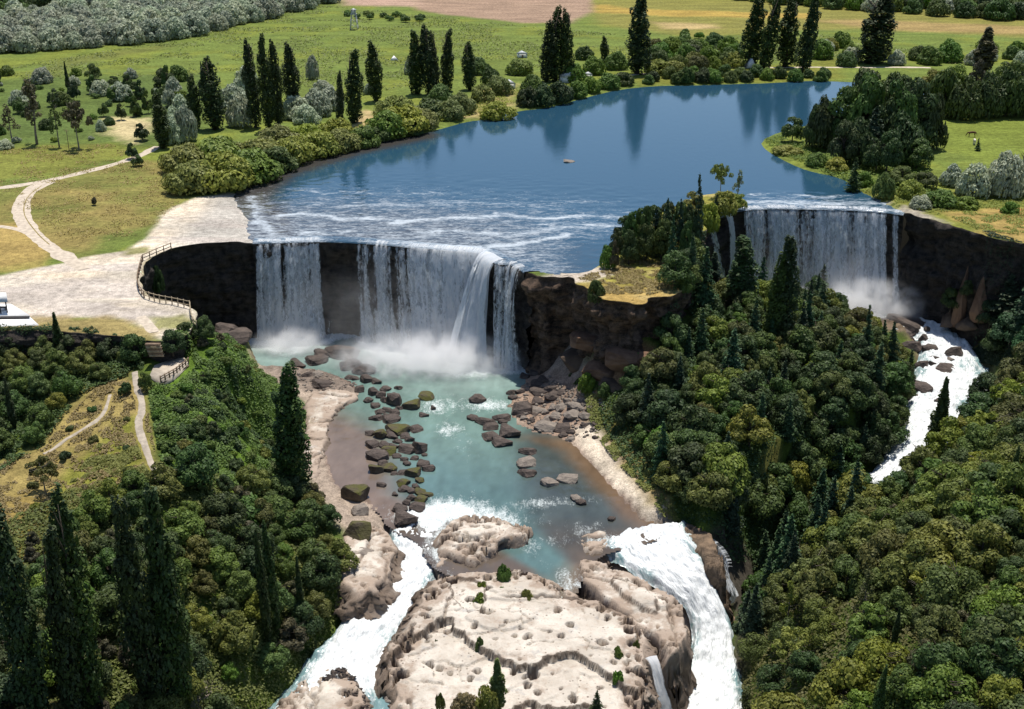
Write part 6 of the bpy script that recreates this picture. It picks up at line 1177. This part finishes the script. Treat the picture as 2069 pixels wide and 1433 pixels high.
# pavilion at the left edge
pv = at(10, 640, 0); e = link('pavilion', None, None, pv); tag(e, 'white open pavilion on a white floor slab at the left edge', 'pavilion')
def loc(u, v, z): return at(u, v, z)-pv
def slabm(px, z, th): 
    t_ = [loc(u, v, z) for u, v in px]; m_ = len(t_); return mesh('slab', t_+[p-(0, 0, th) for p in t_], [tuple(range(m_))]+[(i, i+m_, (i+1) % m_+m_, (i+1) % m_) for i in range(m_)], M_WHITE_P, False)
link('floor_slab', slabm([(-120, 639), (60, 637), (22, 614), (-120, 612)], .55, .6), e)
link('front_slab', slabm([(-120, 664), (78, 656), (60, 640), (-120, 642)], .25, .5), e)
MB().add([loc(u, v, z) for u, v, z in ((-120, 640.5, .62), (60, 638.5, .62), (60, 641.5, .62), (-120, 643.5, .62), (-120, 640.5, .30), (60, 638.5, .30), (60, 641.5, .30), (-120, 643.5, .30))], [(0, 1, 2, 3)[::-1], (0, 4, 5, 1), (1, 5, 6, 2), (2, 6, 7, 3), (3, 7, 4, 0)]).build('edge_beam', M_DARKM, e)
for u, v in ((15, 632), (2, 634), (-30, 634), (13, 621), (-30, 621)): b_ = loc(u, v, .55); MB().box((0, 0, 1.5), (.22, .22, 3.0)).build('post', M_DARKM, e, b_)
r0 = [loc(u, v, .55)+np.array((0, 0, 3.0)) for u, v in ((-60, 637), (20, 635), (17, 617), (-60, 617))]; ap = np.array((0, 0, 1.3)); m1, m2 = (r0[0]+r0[3])/2+ap, (r0[1]+r0[2])/2+ap
MB().add(r0+[m1, m2], [(0, 1, 5, 4), (2, 3, 4, 5), (1, 2, 5), (3, 0, 4), (3, 2, 1, 0)]).build('roof', M_WHITE_P, e)
b = MB(); c_ = loc(4, 627, .55); b.box((c_[0], c_[1], 1.3+.0), (2.4, 1.0, .1)).box((c_[0]-.9, c_[1], .95), (.12, .8, .7)).box((c_[0]+.9, c_[1], .95), (.12, .8, .7)); b.build('table', M_DARKM, e)
# watchtower far back
tw = at(716, 60, 0); e = link('watchtower', None, None, tw); tag(e, 'small grey lattice watchtower in the far green pasture', 'tower')
hb = 9.0
for sx in (-1, 1):
    for sy in (-1, 1): MB().tube([(sx*2.4, sy*2.4, -.3), (sx*1.3, sy*1.3, hb)], [.22, .18], 5).build('leg', M_TIN, e)
for k in range(3):
    w0, w1 = 2.4-1.1*k/3, 2.4-1.1*(k+1)/3; z0, z1 = hb*k/3, hb*(k+1)/3
    for s1, s2 in (((-1, -1), (1, -1)), ((1, -1), (1, 1)), ((1, 1), (-1, 1)), ((-1, 1), (-1, -1))): MB().tube([(s1[0]*w0, s1[1]*w0, z0), (s2[0]*w1, s2[1]*w1, z1)], [.12, .12], 4).build('brace', M_TIN, e)
MB().box((0, 0, hb+.1), (3.6, 3.6, .25)).build('platform', M_TIN, e); MB().box((0, 0, hb+1.3), (2.6, 2.6, 2.2)).build('cabin', M_TIN, e)
MB().add([(-1.8, -1.8, hb+2.4), (1.8, -1.8, hb+2.4), (1.8, 1.8, hb+2.4), (-1.8, 1.8, hb+2.4), (0, 0, hb+3.6)], [(0, 1, 4), (1, 2, 4), (2, 3, 4), (3, 0, 4), (3, 2, 1, 0)]).build('roof', M_TIN, e)
def hut(u, v, w_, d_, h_, label, rz=0, aframe=False, cat='hut', name='hut'):
    p = ground(u, v); e = link(name, None, None, p); e.rotation_euler = (0, 0, rz); tag(e, label, cat, 'camp huts on the far bank'); a, b_ = w_/2, d_/2
    if not aframe: MB().box((0, 0, h_*.3), (w_, d_, h_*.6)).build('wall', M_WHITE_P, e); MB().box((0, -b_-.02, h_*.25), (.9, .1, h_*.48)).build('door', M_WOOD, e)
    z0 = h_*.58 if not aframe else 0; k = 1.12
    MB().add([(-a*k, -b_*k, z0), (a*k, -b_*k, z0), (a*k, b_*k, z0), (-a*k, b_*k, z0), (0, -b_*k, h_), (0, b_*k, h_)], [(0, 4, 5, 3), (1, 2, 5, 4), (0, 1, 4), (3, 5, 2), (3, 2, 1, 0)]).build('roof', M_TIN if not aframe else M_WHITE_P, e)
hut(1146, 166, 6.5, 5, 5.0, 'small white hut with pale roof beside the poplar trio', .5)
hut(1030, 178, 4.5, 4, 3.6, 'tiny white hut among the yellow campsite trees', .2)
hut(1187, 157, 4, 3, 2.6, 'little white hut half hidden right of the poplar trio', -.2)
hut(1516, 136, 4.6, 5, 4.6, 'pale A-frame tent at the foot of the leftmost leaning poplar', .1, True, 'tent', 'tent')
hut(1055, 116, 5, 4, 3.2, 'tiny pale hut at the pasture edge behind the campsite', .1)
hut(797, 122, 3.5, 2.5, 2.2, 'tiny white tent in the pasture behind the pointed poplar', .3, True, 'tent', 'tent')
p = ground(140, 306); e = link('utility_pole', None, None, p); tag(e, 'thin wooden pole standing on the left lawn edge', 'pole')
MB().tube([(0, 0, -.5), (0, 0, 4), (.05, 0, 8)], [.14, .12, .1], 6).build('shaft', M_WOOD, e); MB().box((0, 0, 7.4), (1.6, .14, .14)).build('crossarm', M_WOOD, e)
def horse(u, v, col, label, rz, sc=1.5, graze=True):
    p = ground(u, v); me = bpy.data.meshes.new('horse')
    # spine, neck, head, tail and jointed legs as one skinned body
    J = [(-.75, 0, 1.25, .26), (-.3, 0, 1.2, .30), (.2, 0, 1.18, .29), (.65, 0, 1.28, .26), (.95, 0, 1.15 if graze else 1.6, .17), (1.25, 0, .7 if graze else 1.95, .12), (1.38, 0, .42 if graze else 1.85, .11), (1.45, 0, .2 if graze else 1.65, .075), (-1.0, 0, 1.2, .07), (-1.1, 0, .7, .06)]
    E = [(0, 1), (1, 2), (2, 3), (3, 4), (4, 5), (5, 6), (6, 7), (0, 8), (8, 9)]
    for sx, (x0, kx, fx_) in ((0, (-.7, -.62, -.78)), (3, (.62, .66, .6))):
        for sy in (-1, 1):
            b_ = len(J); J += [(x0, sy*.17, .95, .15), (kx, sy*.17, .62, .085), (fx_, sy*.17, .4, .065), (fx_+.04, sy*.17, .03, .06)]; E += [(sx, b_), (b_, b_+1), (b_+1, b_+2), (b_+2, b_+3)]
    me.from_pydata([j[:3] for j in J], E, []); o = link('horse', me, None, p); o.rotation_euler = (0, 0, rz); o.scale = (sc,)*3
    sk = o.modifiers.new('skin', 'SKIN'); sk.use_smooth_shade = True
    for i, j in enumerate(J): me.skin_vertices[0].data[i].radius = (j[3], j[3])
    me.skin_vertices[0].data[1].use_root = True
    sb_ = o.modifiers.new('sub', 'SUBSURF'); sb_.levels = 1; sb_.render_levels = 1
    me.materials.append(simple_mat('horse_coat', col, .7, .1)); tag(o, label, 'horse')
horse(1963, 277, (.09, .04, .02), 'brown horse grazing in the right pasture', 2.9)
horse(1968, 292, (.6, .55, .48), 'white horse grazing in the right pasture', 1.3)
# orange pinnacles under the right cliff
M_ORANGE = rock_mat('orange_rock', (.085, .045, .028), (.22, .135, .085), .7, 1.6, bump=1.0)
for (u, v, w_, h_, lb) in ((1262, 735, 70, 56, 'big red-brown rock face below the island cliff'), (1215, 760, 60, 44, 'brown rock ledge left of the big red-brown rock face'), (1165, 735, 60, 50, 'brown rock ledge beside the dark cliff foot'), (1300, 745, 50, 50, 'brown rock right of the big red-brown rock face'), (1190, 700, 60, 40, 'tan rock ledge under the island overhang'), (1240, 790, 50, 40, 'lowest brown rock of the island talus'), (1942, 620, 22, 92, 'tall thin orange rock spire under the right cliff'), (1984, 628, 36, 84, 'broader orange rock spire right of the thin one'), (1925, 650, 40, 40, 'dark brown rock foot below the thin spire'), (1960, 660, 40, 36, 'dark brown rock foot between the two spires')):
    o = boulder(u, v, w_, h_, 'd', lb); o.data = boulder_mesh(M_ORANGE if any(k in lb for k in ('red', 'tan', 'orange')) else M_CLIFF2, int(u)); o.name = 'rock_ledge'
    if 'spire' in lb:
        o.name = 'rock_spire'
        for v_ in o.data.vertices:
            k_ = max(.12, 1-.62*(v_.co.z+.7)); v_.co.x *= k_*1.3; v_.co.y *= k_*1.3
PATHS = [(patch([(272, 752), (276, 785), (286, 808), (288, 832), (278, 852), (284, 880), (296, 910), (306, 940), (322, 974)]), 1.3), (patch([(88, 918), (120, 898), (160, 872), (195, 852), (214, 830), (222, 798)]), .9)]
# ================================================================== GROUND COVER
def cover(name, px, n, size, lm, label, hgt=.8, seed=0, clump=.5, thr=.45, up=False, z=None, width=0):
    r = np.random.default_rng(seed); P = np.array([(ground(u, v) if z is None else at(u, v, z))[:2] for u, v in px]); lo, hi = P.min(0), P.max(0)
    q = r.uniform(lo, hi, (n*4, 2)); q = q[sdpoly(q[:, 0], q[:, 1], P) > 0]; c = fbm(q[:, 0]*clump, q[:, 1]*clump, 400+seed, 3); q = q[c > thr][:n]; c = c[c > thr][:n]
    av = np.ones(len(q), bool)
    av &= sdpoly(q[:, 0], q[:, 1], TERR) < -.3
    for L_, w_ in PATHS: av &= dline(q[:, 0], q[:, 1], L_) > w_
    for A_, a_ in RIVP: av &= sdpoly(q[:, 0], q[:, 1], A_) < -a_*.4
    q, c = q[av], c[av]; zz = hz(q[:, 0], q[:, 1]); e_ = .6
    gx_, gy_ = hz(q[:, 0]+e_, q[:, 1])-hz(q[:, 0]-e_, q[:, 1]), hz(q[:, 0], q[:, 1]+e_)-hz(q[:, 0], q[:, 1]-e_); N = np.stack([-gx_/(2*e_), -gy_/(2*e_), np.ones(len(q))], 1); N /= np.linalg.norm(N, axis=1)[:, None]
    hh = np.clip((c-thr)/(1-thr), 0, 1)**.6*hgt*r.uniform(.4, 1, len(q)); Q = np.stack([q[:, 0], q[:, 1], zz], 1)+N*hh[:, None]+np.array([0, 0, .08])
    V, F_, t = leaves(Q, N*.6+np.array([0, 0, .6]), size, r, 1.0, 1.6 if up else 1.0, (0, 0, 1) if up else None, shade=.2+.6*fbm(q[:, 0]*.3, q[:, 1]*.3, 500+seed, 2))
    return tag(link(name, mesh(name, V, F_, LM[lm], False, {'tint': t})), label, 'undergrowth', kind='stuff')
cover('undergrowth', [(330, 720), (400, 660), (500, 690), (525, 750), (560, 770), (620, 830), (600, 1000), (420, 985), (330, 960), (310, 860), (300, 800)], 42000, .42, 'fresh', 'green scrub covering the bluff below the terrace', 1.6, 1, .32, .36)
cover('undergrowth', [(330, 800), (480, 740), (530, 800), (600, 900), (560, 1000), (420, 985), (340, 920)], 14000, .45, 'dark', 'dark patches of scrub on the green bluff', 2.2, 2, .22, .54)
cover('undergrowth', [(-100, 1100), (120, 1010), (330, 960), (640, 990), (690, 1150), (690, 1230), (560, 1420), (450, 1500), (-100, 1600)], 60000, .45, 'olive', 'scrub under the trees of the left foreground wood', 1.7, 3, .3, .3)
cover('undergrowth', [(1210, 830), (1330, 700), (1480, 600), (1700, 660), (1820, 780), (1800, 900), (1650, 990), (1540, 1120), (1460, 1140), (1370, 1060), (1290, 970)], 50000, .48, 'dark', 'scrub under the trees of the island wood', 1.8, 4, .3, .3)
cover('undergrowth', [(2200, 760), (2010, 790), (1900, 925), (1750, 1010), (1640, 1095), (1550, 1200), (1505, 1300), (1490, 1420), (1480, 1600), (2200, 1700)], 60000, .5, 'olive', 'scrub under the trees of the right foreground wood', 1.8, 5, .3, .3)
cover('undergrowth', [(-100, 700), (260, 690), (300, 740), (160, 800), (90, 900), (-100, 1000)], 22000, .45, 'dark', 'scrub under the thicket below the gravel lot', 1.6, 6, .3, .3)
cover('dry_grass', [(-100, 1100), (0, 940), (90, 905), (150, 830), (220, 765), (290, 780), (325, 970), (200, 1010), (60, 1080)], 14000, .30, 'dry', 'dry orange grass and weeds on the left slope', .5, 7, .5, .45, True)
cover('undergrowth', [(40, 1060), (120, 1000), (200, 900), (290, 900), (322, 975), (230, 1010), (120, 1040)], 14000, .34, 'willow', 'yellow-green weeds on the left slope', .7, 8, .4, .45, True)
cover('undergrowth', [(1180, 790), (1225, 810), (1290, 920), (1345, 1015), (1390, 1060), (1330, 1040), (1240, 930), (1195, 860)], 9000, .36, 'willow', 'yellowish shrubs along the foot of the island wood', 1.1, 9, .4, .42)
cover('undergrowth', [(1140, 690), (1200, 660), (1210, 760), (1240, 800), (1170, 790)], 5000, .36, 'dark', 'dark plants on the island talus', 1.2, 10, .35, .5)
cover('dry_grass', [(1165, 560), (1230, 545), (1270, 520), (1390, 540), (1392, 575), (1300, 600), (1210, 596)], 9000, .30, 'dry', 'dry straw grass on the flat island top', .4, 11, .4, .4, True)
cover('undergrowth', [(1740, 385), (1830, 380), (2090, 400), (2090, 480), (1980, 466), (1880, 440), (1800, 415)], 12000, .40, 'willow', 'grass and low scrub above the right cliff', .8, 12, .3, .42)
cover('undergrowth', [(1545, 285), (1590, 270), (1720, 290), (1880, 330), (1880, 400), (1780, 395), (1730, 370), (1640, 340), (1560, 305)], 16000, .5, 'fresh', 'green scrub covering the right bank point', 1.3, 13, .2, .35)
cover('undergrowth', [(340, 380), (500, 365), (760, 280), (960, 232), (1050, 205), (1260, 165), (1260, 150), (1000, 190), (740, 250), (560, 300), (380, 330)], 30000, .55, 'willow', 'low green growth along the left river bank', 1.4, 14, .15, .42)
cover('undergrowth', [(1890, 560), (2080, 520), (2080, 720), (2010, 740), (1930, 660)], 9000, .45, 'conifer', 'bluish scrub on the slope below the right cliff', 1.4, 15, .3, .35)
cover('undergrowth', [(0, 664), (150, 664), (290, 684), (300, 700), (150, 690), (0, 690)], 6000, .4, 'dark', 'dark hedge along the low bank below the gravel lot', 1.8, 16, .4, .3)
cover('grass', [(-60, 150), (330, 85), (640, 10), (1300, 75), (1640, 70), (2100, 100), (2100, 130), (1290, 130), (1000, 140), (700, 200), (420, 150), (100, 165)], 26000, .75, 'willow', 'rough tufts in the far green pasture', .35, 20, .05, .48, True, 0)
cover('grass', [(-60, 300), (230, 292), (320, 335), (380, 390), (300, 470), (150, 500), (60, 440), (-60, 400)], 9000, .34, 'dry', 'dry tufts scattered over the left lawn', .25, 21, .2, .5, True, 0)
# ================================================================== SPRAY
def mist(name, c, size, dens, label, seed=0, ns=.2):
    m = NT(name+'_air'); tc = m.n('TexCoord'); sp_ = m.n('SeparateXYZ'); m.t.links.new(tc.outputs['Object'], sp_.inputs[0])
    ln = m.n('VectorMath', operation='LENGTH'); m.t.links.new(tc.outputs['Object'], ln.inputs[0])
    g = m.ramp(ln.outputs['Value'], 1.0, .15); mp = m.n('Mapping'); m.t.links.new(tc.outputs['Object'], mp.inputs[0]); mp.inputs['Scale'].default_value = tuple(s_*ns for s_ in size); mp.inputs['Location'].default_value = (seed, 0, 0)
    nz_ = m.noise(mp.outputs[0], 1.0, 3, .6); k = m.math('MULTIPLY', m.math('MULTIPLY', g, m.ramp(nz_, .36, .66, .06, 1.7)), dens)
    v = m.n('VolumePrincipled'); m.put(v.inputs['Color'], (.99, .99, 1.0, 1)); m.put(v.inputs['Density'], k); m.put(v.inputs['Anisotropy'], 0.0); m.done(None, v.outputs[0])
    import bmesh
    bm = bmesh.new(); bmesh.ops.create_icosphere(bm, subdivisions=3, radius=1.0); me = bpy.data.meshes.new(name); bm.to_mesh(me); bm.free(); me.materials.append(m.m)
    o = link(name, me, None, c); o.scale = size; return tag(o, label, 'mist', kind='stuff')
S.cycles.volume_step_rate = 4.0; S.cycles.volume_max_steps = 40
c_ = at(870, 710, -27); mist('spray_mist', (c_[0], c_[1]-6, -27.5), (31, 13, 9.5), .42, 'dense spray cloud at the foot of the left waterfall', 1)
c_ = at(590, 690, -28); mist('spray_mist', (c_[0], c_[1]-4, -28), (13, 8, 7), .3, 'smaller spray cloud under the left end of the left waterfall', 2)
c_ = at(1720, 605, -27); mist('spray_mist', (c_[0], c_[1]-5, -27), (27, 9, 10), .36, 'spray cloud at the foot of the distant right waterfall', 3)
c_ = at(830, 600, -14); mist('spray_mist', (c_[0]-4, c_[1]-9, -17), (46, 9, 19), .009, 'thin drifting spray in front of the left waterfall', 4, .08)
c_ = at(1650, 510, -14); mist('spray_mist', (c_[0], c_[1]-9, -17), (36, 8, 17), .010, 'thin drifting spray in front of the distant right waterfall', 5, .08)
print('done', round(time.time()-T0, 1))
